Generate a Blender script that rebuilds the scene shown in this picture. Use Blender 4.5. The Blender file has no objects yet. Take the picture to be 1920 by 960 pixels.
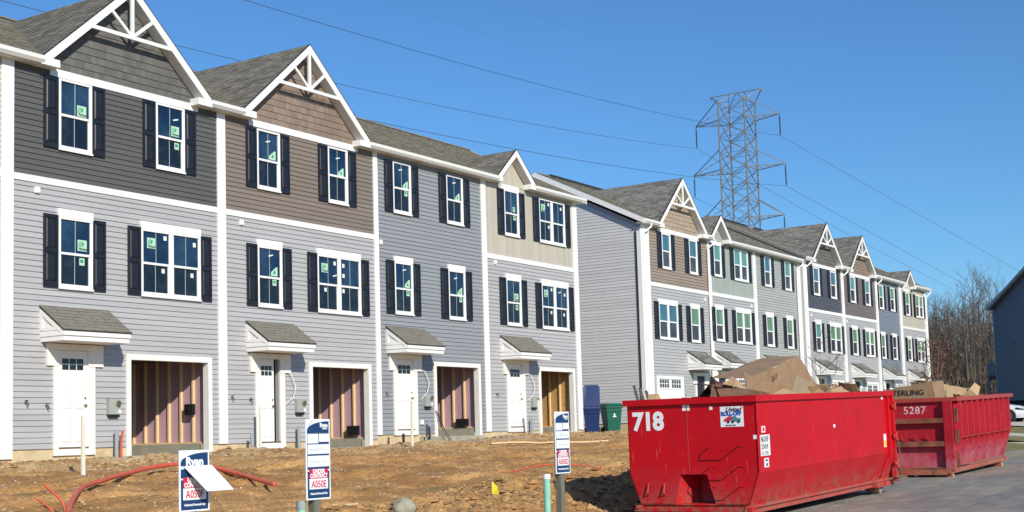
import bpy, math, random
import numpy as np
from mathutils import Vector, Matrix
random.seed(7)
sc = bpy.context.scene
COL = sc.collection
R = math.radians

# ------------------------------------------------------------------ camera
EYE = 1.6
yaw, pit, rol = R(56.94736), R(5.13834), R(-1.66033)
fw = Vector((math.sin(yaw)*math.cos(pit), math.cos(yaw)*math.cos(pit), math.sin(pit)))
rt = Vector((math.cos(yaw), -math.sin(yaw), 0)); up = rt.cross(fw)
rt2 = rt*math.cos(rol)+up*math.sin(rol); up2 = -rt*math.sin(rol)+up*math.cos(rol)
cam_d = bpy.data.cameras.new('camera'); cam = bpy.data.objects.new('camera', cam_d); COL.objects.link(cam)
cam.matrix_world = Matrix(((rt2.x, up2.x, -fw.x, 0), (rt2.y, up2.y, -fw.y, 0), (rt2.z, up2.z, -fw.z, EYE), (0, 0, 0, 1)))
cam_d.sensor_width = 36; cam_d.lens = 2496.02/1920*36
cam_d.shift_y = (591.94-480)/1920
cam_d.clip_start = .1; cam_d.clip_end = 5000
sc.camera = cam

# ------------------------------------------------------------------ sky and sun
w = bpy.data.worlds.new("World"); sc.world = w; w.use_nodes = True
nt = w.node_tree; bg = nt.nodes['Background']
sky = nt.nodes.new('ShaderNodeTexSky'); sky.sky_type = 'NISHITA'; sky.sun_disc = False
sky.sun_elevation = R(28.7); sky.sun_rotation = R(209.7)
sky.altitude = 0; sky.air_density = 1.1; sky.dust_density = .2; sky.ozone_density = 5.0
grade = nt.nodes.new('ShaderNodeMix'); grade.data_type = 'RGBA'; grade.blend_type = 'MULTIPLY'; grade.inputs[0].default_value = 1
grade.inputs[7].default_value = (.515, .79, 1.01, 1)          # deeper winter blue over the whole dome
nt.links.new(sky.outputs[0], grade.inputs[6]); nt.links.new(grade.outputs[2], bg.inputs[0]); bg.inputs[1].default_value = .125
sun_d = bpy.data.lights.new('sun', 'SUN'); sun = bpy.data.objects.new('sun', sun_d); COL.objects.link(sun)
sun_d.energy = 4.8; sun_d.angle = R(.5); sun_d.color = (1, .935, .80)
SUNV = Vector((.57, 1, -.63)).normalized()
sun.rotation_euler = SUNV.to_track_quat('-Z', 'Y').to_euler()
sc.view_settings.view_transform = 'Standard'; sc.view_settings.look = 'None'
sc.view_settings.exposure = 0.0; sc.view_settings.gamma = 1

# ------------------------------------------------------------------ materials
MATS = {}
def mat(name, col, rough=.7, var=.12, scale=3., bump=0., bscale=40., metal=0., spec=.5, island=0., streak=None, col2=None, c2scale=1.5, c2lo=.5, c2hi=.7, emit=None):
    if name in MATS: return MATS[name]
    m = bpy.data.materials.new(name); m.use_nodes = True; MATS[name] = m
    n = m.node_tree.nodes; l = m.node_tree.links; b = n['Principled BSDF']
    b.inputs['Roughness'].default_value = rough; b.inputs['Metallic'].default_value = metal
    b.inputs['Specular IOR Level'].default_value = spec
    tc = n.new('ShaderNodeTexCoord'); src = tc.outputs['Object']
    if streak:
        mp = n.new('ShaderNodeMapping'); mp.inputs['Scale'].default_value = streak; l.new(src, mp.inputs[0]); vec = mp.outputs[0]
    else: vec = src
    nz = n.new('ShaderNodeTexNoise'); nz.inputs['Scale'].default_value = scale; nz.inputs['Detail'].default_value = 5; l.new(vec, nz.inputs[0])
    mr = n.new('ShaderNodeMapRange'); mr.inputs[1].default_value = .3; mr.inputs[2].default_value = .7
    mr.inputs[3].default_value = 1-var; mr.inputs[4].default_value = 1+var; l.new(nz.outputs[0], mr.inputs[0])
    val = mr.outputs[0]
    if island:
        g = n.new('ShaderNodeNewGeometry'); r2 = n.new('ShaderNodeMapRange'); r2.inputs[3].default_value = 1-island; r2.inputs[4].default_value = 1+island
        l.new(g.outputs['Random Per Island'], r2.inputs[0]); mu = n.new('ShaderNodeMath'); mu.operation = 'MULTIPLY'
        l.new(val, mu.inputs[0]); l.new(r2.outputs[0], mu.inputs[1]); val = mu.outputs[0]
    if name.startswith('siding'):      # boards differ a little from one another
        oi = n.new('ShaderNodeObjectInfo'); gi_ = n.new('ShaderNodeNewGeometry'); ad = n.new('ShaderNodeMath'); ad.operation = 'ADD'; l.new(oi.outputs['Random'], ad.inputs[0]); l.new(gi_.outputs['Random Per Island'], ad.inputs[1])
        fr_ = n.new('ShaderNodeMath'); fr_.operation = 'FRACT'; l.new(ad.outputs[0], fr_.inputs[0]); r3 = n.new('ShaderNodeMapRange'); r3.inputs[3].default_value = .955; r3.inputs[4].default_value = 1.045; l.new(fr_.outputs[0], r3.inputs[0])
        m3_ = n.new('ShaderNodeMath'); m3_.operation = 'MULTIPLY'; l.new(val, m3_.inputs[0]); l.new(r3.outputs[0], m3_.inputs[1]); val = m3_.outputs[0]
    base = n.new('ShaderNodeRGB'); base.outputs[0].default_value = (*col, 1); cs = base.outputs[0]
    if col2:
        n2 = n.new('ShaderNodeTexNoise'); n2.inputs['Scale'].default_value = c2scale; n2.inputs['Detail'].default_value = 7; n2.inputs['Roughness'].default_value = .65; l.new(vec, n2.inputs[0])
        rr = n.new('ShaderNodeMapRange'); rr.inputs[1].default_value = c2lo; rr.inputs[2].default_value = c2hi; l.new(n2.outputs[0], rr.inputs[0])
        mx = n.new('ShaderNodeMix'); mx.data_type = 'RGBA'; mx.inputs[7].default_value = (*col2, 1)
        l.new(rr.outputs[0], mx.inputs[0]); l.new(cs, mx.inputs[6]); cs = mx.outputs[2]
    vm = n.new('ShaderNodeVectorMath'); vm.operation = 'SCALE'; l.new(cs, vm.inputs[0]); l.new(val, vm.inputs[3])
    l.new(vm.outputs[0], b.inputs['Base Color'])
    if bump:
        bn = n.new('ShaderNodeTexNoise'); bn.inputs['Scale'].default_value = bscale; bn.inputs['Detail'].default_value = 6; l.new(vec, bn.inputs[0])
        bp = n.new('ShaderNodeBump'); bp.inputs['Strength'].default_value = bump; bp.inputs['Distance'].default_value = .02
        l.new(bn.outputs[0], bp.inputs['Height']); l.new(bp.outputs[0], b.inputs['Normal'])
    return m
ST = (.6, .6, 8)
white = mat('white_vinyl', (.80, .80, .79), .45, .03, 2)
whited = mat('white_vinyl_dusty', (.78, .77, .74), .55, .05, 3, col2=(.6, .52, .4), c2scale=2, c2lo=.6, c2hi=.9)
sid_lav = mat('siding_lavender_grey', (.405, .402, .412), .5, .05, 1.2, streak=ST, bump=.08, bscale=60)
sid_side = mat('siding_lavender_lit', (.565, .56, .575), .5, .05, 1.2, streak=(8, .6, 8), bump=.08)  # same lavender siding, lightened so the flank's light is in the colour
sid_char = mat('siding_charcoal', (.098, .097, .094), .5, .07, 1.2, streak=ST, bump=.08)
sid_brown = mat('siding_brown', (.21, .17, .143), .5, .06, 1.2, streak=ST, bump=.08)
sid_blue = mat('siding_blue_grey', (.265, .28, .30), .5, .05, 1.2, streak=ST, bump=.08)
sid_beige = mat('siding_beige', (.475, .435, .365), .5, .05, 1.2, streak=(8, 8, .5), bump=.05)
sid_tan = mat('siding_tan_brown', (.30, .235, .185), .5, .06, 1.2, streak=ST)
sid_sage = mat('siding_sage', (.33, .36, .33), .5, .05, 1.2)
sid_sage2 = mat('siding_pale_sage', (.37, .385, .365), .5, .05, 1.2, streak=ST)
sid_navy = mat('siding_slate', (.085, .085, .105), .5, .06, 1.2, streak=ST)
sid_mauve = mat('siding_mauve_brown', (.17, .14, .13), .5, .06, 1.2, streak=ST)
sid_slate2 = mat('siding_steel_blue', (.20, .225, .27), .5, .06, 1.2, streak=ST)
shk_char = mat('shake_charcoal', (.125, .123, .115), .8, .1, 3, island=.16, streak=(6, 6, 1), bump=.35, bscale=25)
shk_brown = mat('shake_brown', (.235, .175, .14), .8, .1, 3, island=.14, streak=(6, 6, 1), bump=.35, bscale=25)
shk_tan = mat('shake_tan', (.36, .285, .215), .8, .08, 3, island=.1, streak=(6, 6, 1), bump=.3, bscale=25)
shingle = mat('roof_shingle', (.225, .208, .172), .92, .2, 9, island=.26, bump=.6, bscale=120, spec=.2)
shingle2 = mat('roof_shingle_far', (.21, .20, .178), .92, .2, 5, island=.3, bump=.5, bscale=80, spec=.2)
drip = mat('dark_drip_edge', (.03, .03, .028), .6)
soffit = mat('soffit_vinyl', (.62, .61, .59), .6, .03)
shut = mat('shutter_paint', (.013, .014, .021), .38, .15, 4)
glass = mat('window_glass', (.006, .020, .055), .04, .25, 1.1, spec=.6, col2=(.028, .068, .12), c2scale=.7, c2lo=.45, c2hi=.7)  # lighter blue patches are reflections painted into the glass colour
glass_l = mat('window_glass_dark', (.008, .012, .02), .05, .4, 1.5, spec=.65, col2=(.03, .035, .04), c2scale=2.2)
glass_far = mat('window_glass_grey', (.04, .045, .055), .12, .35, 1.3, spec=.5, col2=(.10, .10, .11), c2scale=2)
glass_teal = mat('window_glass_teal', (.10, .27, .25), .25, .3, 1.5, streak=(7, 1, .5), spec=.5)  # tinted panes in teal, green and blue, streaked upright
glass_green = mat('window_glass_green', (.13, .25, .16), .25, .4, 1.5, streak=(7, 1, .5), spec=.5)
glass_blue = mat('window_glass_blue', (.05, .15, .22), .2, .35, 1.5, streak=(7, 1, .5), spec=.6)
munt = mat('grille_grey_green', (.42, .5, .48), .5, .02)
stick = mat('sticker_pale_green', (.42, .66, .50), .6, .05)
stick_g = mat('sticker_green', (.03, .28, .11), .6, .05)
stick_w = mat('sticker_white', (.72, .76, .72), .6, .05)
ink = mat('black_print', (.02, .02, .025), .6, 0)
foundation = mat('foundation_concrete', (.58, .46, .29), .9, .12, 2.5, bump=.3, bscale=30, col2=(.47, .35, .20), c2scale=2)
concrete = mat('grey_concrete', (.33, .31, .25), .9, .15, 3, bump=.3)
wood = mat('raw_lumber', (.72, .51, .28), .75, .12, 3, streak=(6, 6, .6), bump=.1)
woodg = mat('weathered_post', (.17, .16, .12), .85, .3, 4, streak=(12, 12, .8), bump=.5)
pink = mat('pink_insulation_film', (.47, .30, .36), .6, .12, 1.5, streak=(1, 2, .5))
osb = mat('osb_sheathing', (.48, .27, .10), .8, .25, 12, bump=.1, col2=(.6, .38, .17), c2scale=15)
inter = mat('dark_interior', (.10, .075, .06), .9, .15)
boxgrey = mat('meter_box_grey', (.33, .36, .34), .5, .05)
boxblk = mat('black_plastic', (.012, .012, .013), .5, .1)
brass = mat('aged_brass', (.32, .22, .10), .35, .1, metal=.8)
doorw = mat('door_primer_white', (.80, .79, .76), .5, .04, 2)
doordk = mat('dark_entry_door', (.02, .022, .03), .4, .1)
whitepaint = mat('white_stake', (.72, .68, .58), .6, .08)
pipeg = mat('green_sewer_pipe', (.27, .55, .42), .45, .08, col2=(.2, .42, .3), c2scale=5)
pvc = mat('pvc_grey', (.3, .33, .34), .5, .05)
orange = mat('orange_conduit', (.62, .10, .055), .45, .12, 4, col2=(.45, .12, .07), c2scale=6)
signblue = mat('sign_blue_print', (.012, .045, .14), .35, .06)
signwhite = mat('sign_white', (.78, .80, .82), .35, .03)
signred = mat('sign_red_print', (.58, .02, .05), .35, .05)
pen = mat('pen_mark', (.12, .13, .16), .6, 0)
stone = mat('field_stone', (.36, .35, .27), .9, .25, 6, bump=.4)
cardb = mat('cardboard', (.31, .20, .115), .85, .10, 2.5, bump=.12, bscale=12, col2=(.29, .17, .095), c2scale=2)
cardl = mat('cardboard_light', (.44, .30, .17), .85, .10, 2.5, bump=.12, bscale=12)
cardd = mat('cardboard_dark', (.18, .095, .06), .85, .12, 2.5, bump=.12, bscale=12)
steelg = mat('galvanised_steel', (.20, .205, .21), .6, .12, 2)
steeld = mat('insulator_dark', (.02, .022, .025), .5)
wirem = mat('power_wire', (.05, .055, .07), .6, 0)
bluebin = mat('bin_blue_plastic', (.006, .026, .115), .4, .1)
greenbin = mat('bin_green_plastic', (.002, .10, .06), .4, .1)
tyre = mat('tyre_rubber', (.015, .015, .016), .8, .1)
bark = mat('bare_bark', (.16, .125, .095), .9, .3, 3, island=.35)
bark2 = mat('twig_bark', (.165, .125, .10), .9, .3, 3, island=.4)
leafr = mat('russet_leaves', (.16, .055, .03), .8, .2, 8, island=.4)
evergreen = mat('evergreen_leaves', (.05, .075, .02), .8, .2, 8, island=.4)
bluehouse = mat('navy_siding', (.11, .13, .175), .55, .04, 1.2)
bluetrim = mat('blue_trim', (.22, .28, .36), .5, .05)
carwhite = mat('car_white_paint', (.74, .76, .80), .2, .01, spec=.6)
carglass = mat('car_glass', (.01, .012, .015), .05, .05, spec=.7)
chrome = mat('wheel_alloy', (.35, .35, .36), .3, .05, metal=.8)
wire_ins = mat('black_pipe', (.02, .02, .02), .5)
gravel_m = mat('grey_gravel', (.36, .36, .38), .9, .35, 30, bump=.5)
flagy = mat('yellow_flag_film', (.75, .62, .02), .5, .05)
def red_paint(name, base, worn, rust, rustamt, scr):
    m = mat(name, base, .5, .10, 1.2, bump=.35, bscale=2.2, spec=.3)
    n = m.node_tree.nodes; l = m.node_tree.links; b = n['Principled BSDF']
    old = b.inputs['Base Color'].links[0].from_socket
    tc = n.new('ShaderNodeTexCoord'); sx = n.new('ShaderNodeSeparateXYZ'); l.new(tc.outputs['Object'], sx.inputs[0])
    # worn, scuffed band low on the body
    mr = n.new('ShaderNodeMapRange'); mr.inputs[1].default_value = 1.05; mr.inputs[2].default_value = .55; l.new(sx.outputs[2], mr.inputs[0])
    nz = n.new('ShaderNodeTexNoise'); nz.inputs['Scale'].default_value = 2.2; nz.inputs['Detail'].default_value = 8; nz.inputs['Roughness'].default_value = .7; l.new(tc.outputs['Object'], nz.inputs[0])
    ma = n.new('ShaderNodeMath'); ma.operation = 'MULTIPLY'; l.new(mr.outputs[0], ma.inputs[0])
    r2 = n.new('ShaderNodeMapRange'); r2.inputs[1].default_value = .35; r2.inputs[2].default_value = .65; r2.inputs[4].default_value = worn[3]; l.new(nz.outputs[0], r2.inputs[0]); l.new(r2.outputs[0], ma.inputs[1])
    mx = n.new('ShaderNodeMix'); mx.data_type = 'RGBA'; mx.inputs[7].default_value = (*worn[:3], 1); l.new(ma.outputs[0], mx.inputs[0]); l.new(old, mx.inputs[6])
    # long thin scratches
    mp = n.new('ShaderNodeMapping'); mp.inputs['Scale'].default_value = (9, 9, .9); mp.inputs['Rotation'].default_value = (0, .25, 0); l.new(tc.outputs['Object'], mp.inputs[0])
    ns = n.new('ShaderNodeTexNoise'); ns.inputs['Scale'].default_value = 2.5; ns.inputs['Detail'].default_value = 3; l.new(mp.outputs[0], ns.inputs[0])
    rs = n.new('ShaderNodeMapRange'); rs.inputs[1].default_value = .67; rs.inputs[2].default_value = .72; rs.inputs[4].default_value = scr; l.new(ns.outputs[0], rs.inputs[0])
    m2 = n.new('ShaderNodeMix'); m2.data_type = 'RGBA'; m2.inputs[7].default_value = (.60, .14, .13, 1); l.new(rs.outputs[0], m2.inputs[0]); l.new(mx.outputs[2], m2.inputs[6])
    nr = n.new('ShaderNodeTexNoise'); nr.inputs['Scale'].default_value = 3.3; nr.inputs['Detail'].default_value = 9; nr.inputs['Roughness'].default_value = .75; l.new(tc.outputs['Object'], nr.inputs[0])
    rr = n.new('ShaderNodeMapRange'); rr.inputs[1].default_value = rustamt; rr.inputs[2].default_value = rustamt+.07; l.new(nr.outputs[0], rr.inputs[0])
    m3 = n.new('ShaderNodeMix'); m3.data_type = 'RGBA'; m3.inputs[7].default_value = (*rust, 1); l.new(rr.outputs[0], m3.inputs[0]); l.new(m2.outputs[2], m3.inputs[6])
    # road mud thrown up along the foot
    md = n.new('ShaderNodeMapRange'); md.inputs[1].default_value = .62; md.inputs[2].default_value = .22; l.new(sx.outputs[2], md.inputs[0])
    mn = n.new('ShaderNodeTexNoise'); mn.inputs['Scale'].default_value = 5.5; mn.inputs['Detail'].default_value = 9; mn.inputs['Roughness'].default_value = .7; l.new(tc.outputs['Object'], mn.inputs[0])
    m5 = n.new('ShaderNodeMapRange'); m5.inputs[1].default_value = .46; m5.inputs[2].default_value = .6; l.new(mn.outputs[0], m5.inputs[0]); m6 = n.new('ShaderNodeMath'); m6.operation = 'MULTIPLY'; l.new(md.outputs[0], m6.inputs[0]); l.new(m5.outputs[0], m6.inputs[1])
    m7 = n.new('ShaderNodeMix'); m7.data_type = 'RGBA'; m7.inputs[7].default_value = (.27, .13, .08, 1); l.new(m6.outputs[0], m7.inputs[0]); l.new(m3.outputs[2], m7.inputs[6])
    l.new(m7.outputs[2], b.inputs['Base Color'])
    return m
red1 = red_paint('red_paint', (.50, .001, .008), (.40, .04, .045, .75), (.16, .05, .03), .76, .5)
red1e = red_paint('red_edge_paint', (.45, .035, .035), (.42, .12, .09, .6), (.2, .09, .05), .62, .5)
red2 = red_paint('faded_red_paint', (.40, .012, .026), (.46, .14, .19, 1.0), (.14, .05, .03), .66, .6)
red2e = red_paint('rusty_edge_paint', (.38, .05, .045), (.40, .17, .09, .9), (.17, .08, .04), .54, .4)

# ------------------------------------------------------------------ helpers
ORIG = {}
def tag(o, label=None, cat=None, group=None, kind=None):
    if label: o['label'] = label
    if cat: o['category'] = cat
    if group: o['group'] = group
    if kind: o['kind'] = kind
    return o
def thing(name, loc, label, cat, group=None, rot=None):
    o = bpy.data.objects.new(name, None); COL.objects.link(o); o.location = loc
    o.empty_display_size = .2
    if rot: o.rotation_euler = rot
    ORIG[o.name] = Vector((0, 0, 0)) if rot else Vector(loc)
    return tag(o, label, cat, group)
class MB:
    def __init__(s): s.v = []; s.f = []; s.m = []
    def quad(s, a, b, c, d, m=0):
        i = len(s.v); s.v += [a, b, c, d]; s.f.append((i, i+1, i+2, i+3)); s.m.append(m)
    def tri(s, a, b, c, m=0):
        i = len(s.v); s.v += [a, b, c]; s.f.append((i, i+1, i+2)); s.m.append(m)
    def box(s, x0, x1, y0, y1, z0, z1, m=0):
        i = len(s.v)
        s.v += [(x0, y0, z0), (x1, y0, z0), (x1, y1, z0), (x0, y1, z0), (x0, y0, z1), (x1, y0, z1), (x1, y1, z1), (x0, y1, z1)]
        for f in ((0, 3, 2, 1), (4, 5, 6, 7), (0, 1, 5, 4), (1, 2, 6, 5), (2, 3, 7, 6), (3, 0, 4, 7)):
            s.f.append(tuple(i+k for k in f)); s.m.append(m)
    def prism(s, a, b, m=0):
        """closed solid between two matching polygons"""
        n = len(a); i = len(s.v); s.v += list(a)+list(b)
        s.f.append(tuple(range(i+n-1, i-1, -1))); s.m.append(m)
        s.f.append(tuple(range(i+n, i+2*n))); s.m.append(m)
        for k in range(n):
            q = (k+1) % n; s.f.append((i+k, i+q, i+n+q, i+n+k)); s.m.append(m)
    def pxz(s, pts, y0, y1, m=0):
        s.prism([(x, y0, z) for x, z in pts], [(x, y1, z) for x, z in pts], m)
    def tube(s, pts, r, n=8, m=0, cap=True):
        pts = [Vector(p) for p in pts]; rs = r if isinstance(r, (list, tuple)) else [r]*len(pts)
        i0 = len(s.v); prev = None
        for k, p in enumerate(pts):
            t = (pts[min(k+1, len(pts)-1)]-pts[max(k-1, 0)]).normalized()
            if prev is None:
                a = Vector((0, 0, 1)) if abs(t.z) < .9 else Vector((1, 0, 0)); u = t.cross(a).normalized()
            else: u = (prev-t*prev.dot(t)).normalized()
            prev = u; v = t.cross(u)
            for j in range(n):
                an = 2*math.pi*j/n; q = p+(u*math.cos(an)+v*math.sin(an))*rs[k]; s.v.append(tuple(q))
        for k in range(len(pts)-1):
            for j in range(n):
                a = i0+k*n+j; b = i0+k*n+(j+1) % n; s.f.append((a, b, b+n, a+n)); s.m.append(m)
        if cap:
            s.f.append(tuple(range(i0+n-1, i0-1, -1))); s.m.append(m)
            e = i0+(len(pts)-1)*n; s.f.append(tuple(range(e, e+n))); s.m.append(m)
    def bar(s, a, b, wd, ht=None, m=0, upv=(0, 0, 1)):
        a = Vector(a); b = Vector(b); t = (b-a).normalized(); ht = ht or wd; U = Vector(upv)
        if abs(t.dot(U)) > .97: U = Vector((1, 0, 0))
        u = t.cross(U).normalized(); v = u.cross(t)
        c = [(-.5, -.5), (.5, -.5), (.5, .5), (-.5, .5)]
        s.prism([tuple(a+u*x*wd+v*y*ht) for x, y in c], [tuple(b+u*x*wd+v*y*ht) for x, y in c], m)
    def build(s, name, mats, parent=None, smooth=False, label=None, kind=None):
        o = Vector((0, 0, 0))
        if parent is not None: o = ORIG.get(parent.name, Vector((0, 0, 0)))
        me = bpy.data.meshes.new(name)
        me.from_pydata([(x-o.x, y-o.y, z-o.z) for x, y, z in s.v], [], s.f)
        if not isinstance(mats, (list, tuple)): mats = [mats]
        for q in mats: me.materials.append(q)
        if len(mats) > 1: me.polygons.foreach_set('material_index', s.m)
        if smooth: me.polygons.foreach_set('use_smooth', [True]*len(s.f))
        me.update()
        ob = bpy.data.objects.new(name, me); COL.objects.link(ob)
        if parent is not None: ob.parent = parent; ORIG[ob.name] = o
        if label: ob['label'] = label
        if kind: ob['kind'] = kind
        return ob
def share(src, name, parent, loc):
    ob = bpy.data.objects.new(name, src); COL.objects.link(ob); ob.parent = parent
    ob.location = Vector(loc)-ORIG[parent.name]; return ob
def text(name, s, size, loc, rot, m, parent=None, bold=0., ax='LEFT', sx=1., shear=0., spacing=1.):
    c = bpy.data.curves.new(name, 'FONT'); c.body = s; c.size = size; c.align_x = ax; c.offset = bold; c.shear = shear; c.space_character = spacing
    c.resolution_u = 3; c.extrude = .0015
    o = bpy.data.objects.new(name, c); COL.objects.link(o)
    bpy.context.view_layer.update()
    me = bpy.data.meshes.new_from_object(o.evaluated_get(bpy.context.evaluated_depsgraph_get()))
    bpy.data.objects.remove(o); me.materials.clear(); me.materials.append(m)
    ob = bpy.data.objects.new(name, me); COL.objects.link(ob)
    ob.rotation_euler = rot; ob.scale = (sx, 1, 1)
    if parent is not None: ob.parent = parent; ob.location = Vector(loc)-ORIG.get(parent.name, Vector((0, 0, 0)))
    else: ob.location = loc
    return ob
def subdiv(x0, x1, z0, z1, holes):
    """rectangle minus holes -> list of rectangles"""
    rects = [(x0, x1, z0, z1)]
    for hx0, hx1, hz0, hz1 in holes:
        out = []
        for a, b, c, d in rects:
            if hx1 <= a or hx0 >= b or hz1 <= c or hz0 >= d: out.append((a, b, c, d)); continue
            if hx0 > a: out.append((a, hx0, c, d))
            if hx1 < b: out.append((hx1, b, c, d))
            m0, m1 = max(a, hx0), min(b, hx1)
            if hz0 > c: out.append((m0, m1, c, hz0))
            if hz1 < d: out.append((m0, m1, hz1, d))
        rects = out
    return rects

# ------------------------------------------------------------------ terrain height
def ease(t): t = np.clip(t, 0, 1); return t*t*(3-2*t)
def street_z(x): return np.interp(x, [-60, 8, 21, 41, 63, 66, 78, 95, 140, 400], [-.3, -.12, .0, .33, .5, .7, 1.25, 1.6, 2.6, 5])
def house_z(x): return np.interp(x, [-60, 18, 31, 37, 46, 48, 100, 400], [1.3, 1.33, 1.40, 1.55, 1.55, 1.66, 2.2, 5])
def H(x, y):
    x = np.asarray(x, float); y = np.asarray(y, float)
    t = np.clip((y-11.3)/(24.2-11.3), 0, 1); t = .75*t+.25*ease(t)
    return street_z(x)*(1-t)+np.maximum(house_z(x), street_z(x))*t
_rs = np.random.RandomState(3); _G = _rs.rand(256, 256)
def vnoise(x, y):
    xi = np.floor(x).astype(int); yi = np.floor(y).astype(int); fx = x-xi; fy = y-yi; fx = fx*fx*(3-2*fx); fy = fy*fy*(3-2*fy)
    g = lambda a, b: _G[a & 255, b & 255]
    return (g(xi, yi)*(1-fx)+g(xi+1, yi)*fx)*(1-fy)+(g(xi, yi+1)*(1-fx)+g(xi+1, yi+1)*fx)*fy
def fbm(x, y, o=5, s=1.):
    r = 0; a = 1; t = 0
    for k in range(o): r = r+a*vnoise(x*s*2**k+17*k, y*s*2**k+5*k); t += a; a *= .55
    return r/t-.5
def dirt_z(x, y):
    x = np.asarray(x, float); y = np.asarray(y, float)
    edge = np.clip((y-11.5)/1.2, 0, 1)*np.clip((25.2-y)/.9, .15, 1)
    rough = .5+1.3*ease((15.5-y)/3)+.9*ease((y-22.4)/1.5)
    n = fbm(x, y, 3, .35)*.30+fbm(x, y, 4, 1.6)*.14+(np.abs(fbm(x, y, 3, 4.))*.16+fbm(x, y, 2, 8.5)*.07)*rough+fbm(x*.3, y, 3, 2.6)*.05
    rut = 0
    for yc, dd, ww in ((19.2, .11, .22), (20.9, .10, .2), (17.4, .09, .2), (16.1, .08, .18)):
        yl = yc-.02*x+.5*np.sin(x*.22+yc*.1); q = (y-yl)/ww; rut = rut-dd*np.exp(-q**2)+.05*np.exp(-((np.abs(q)-1.6)/.5)**2)-.012*np.sin(x*22)*np.exp(-q**2)
    mound = (.20*np.abs(fbm(x, y, 3, 1.1))*2*ease((16.5-y)/2))+.34*np.exp(-(((x-24)/5.)**2+((y-14.2)/1.2)**2))+.22*np.exp(-(((x-33)/6)**2+((y-15.5)/1.3)**2))
    bank = .07*np.exp(-((y-23.9)/.6)**2)*(.5+fbm(x, x*0+3., 3, .8)*1.6)
    return H(x, y)+(n+rut)*edge+mound*edge+bank-.02
def gz(x, y): return float(dirt_z(x, y)) if (y > 11.5 and x < 47.5) else float(H(x, y))
def grid(name, xs, ys, zf, m):
    X, Y = np.meshgrid(xs, ys, indexing='ij'); Z = zf(X, Y); nx, ny = len(xs), len(ys)
    v = np.stack([X, Y, Z], -1).reshape(-1, 3)
    i = (np.arange(nx-1)[:, None]*ny+np.arange(ny-1)[None]).reshape(-1)
    f = np.stack([i, i+ny, i+ny+1, i+1], -1)
    me = bpy.data.meshes.new(name); me.vertices.add(len(v)); me.vertices.foreach_set('co', v.ravel())
    me.loops.add(f.size); me.loops.foreach_set('vertex_index', f.ravel().astype(np.int32)); me.polygons.add(len(f))
    me.polygons.foreach_set('loop_start', np.arange(0, f.size, 4, dtype=np.int32)); me.polygons.foreach_set('loop_total', np.full(len(f), 4, np.int32))
    me.update(calc_edges=True); me.polygons.foreach_set('use_smooth', [True]*len(f)); me.materials.append(m)
    o = bpy.data.objects.new(name, me); COL.objects.link(o); return o
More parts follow.
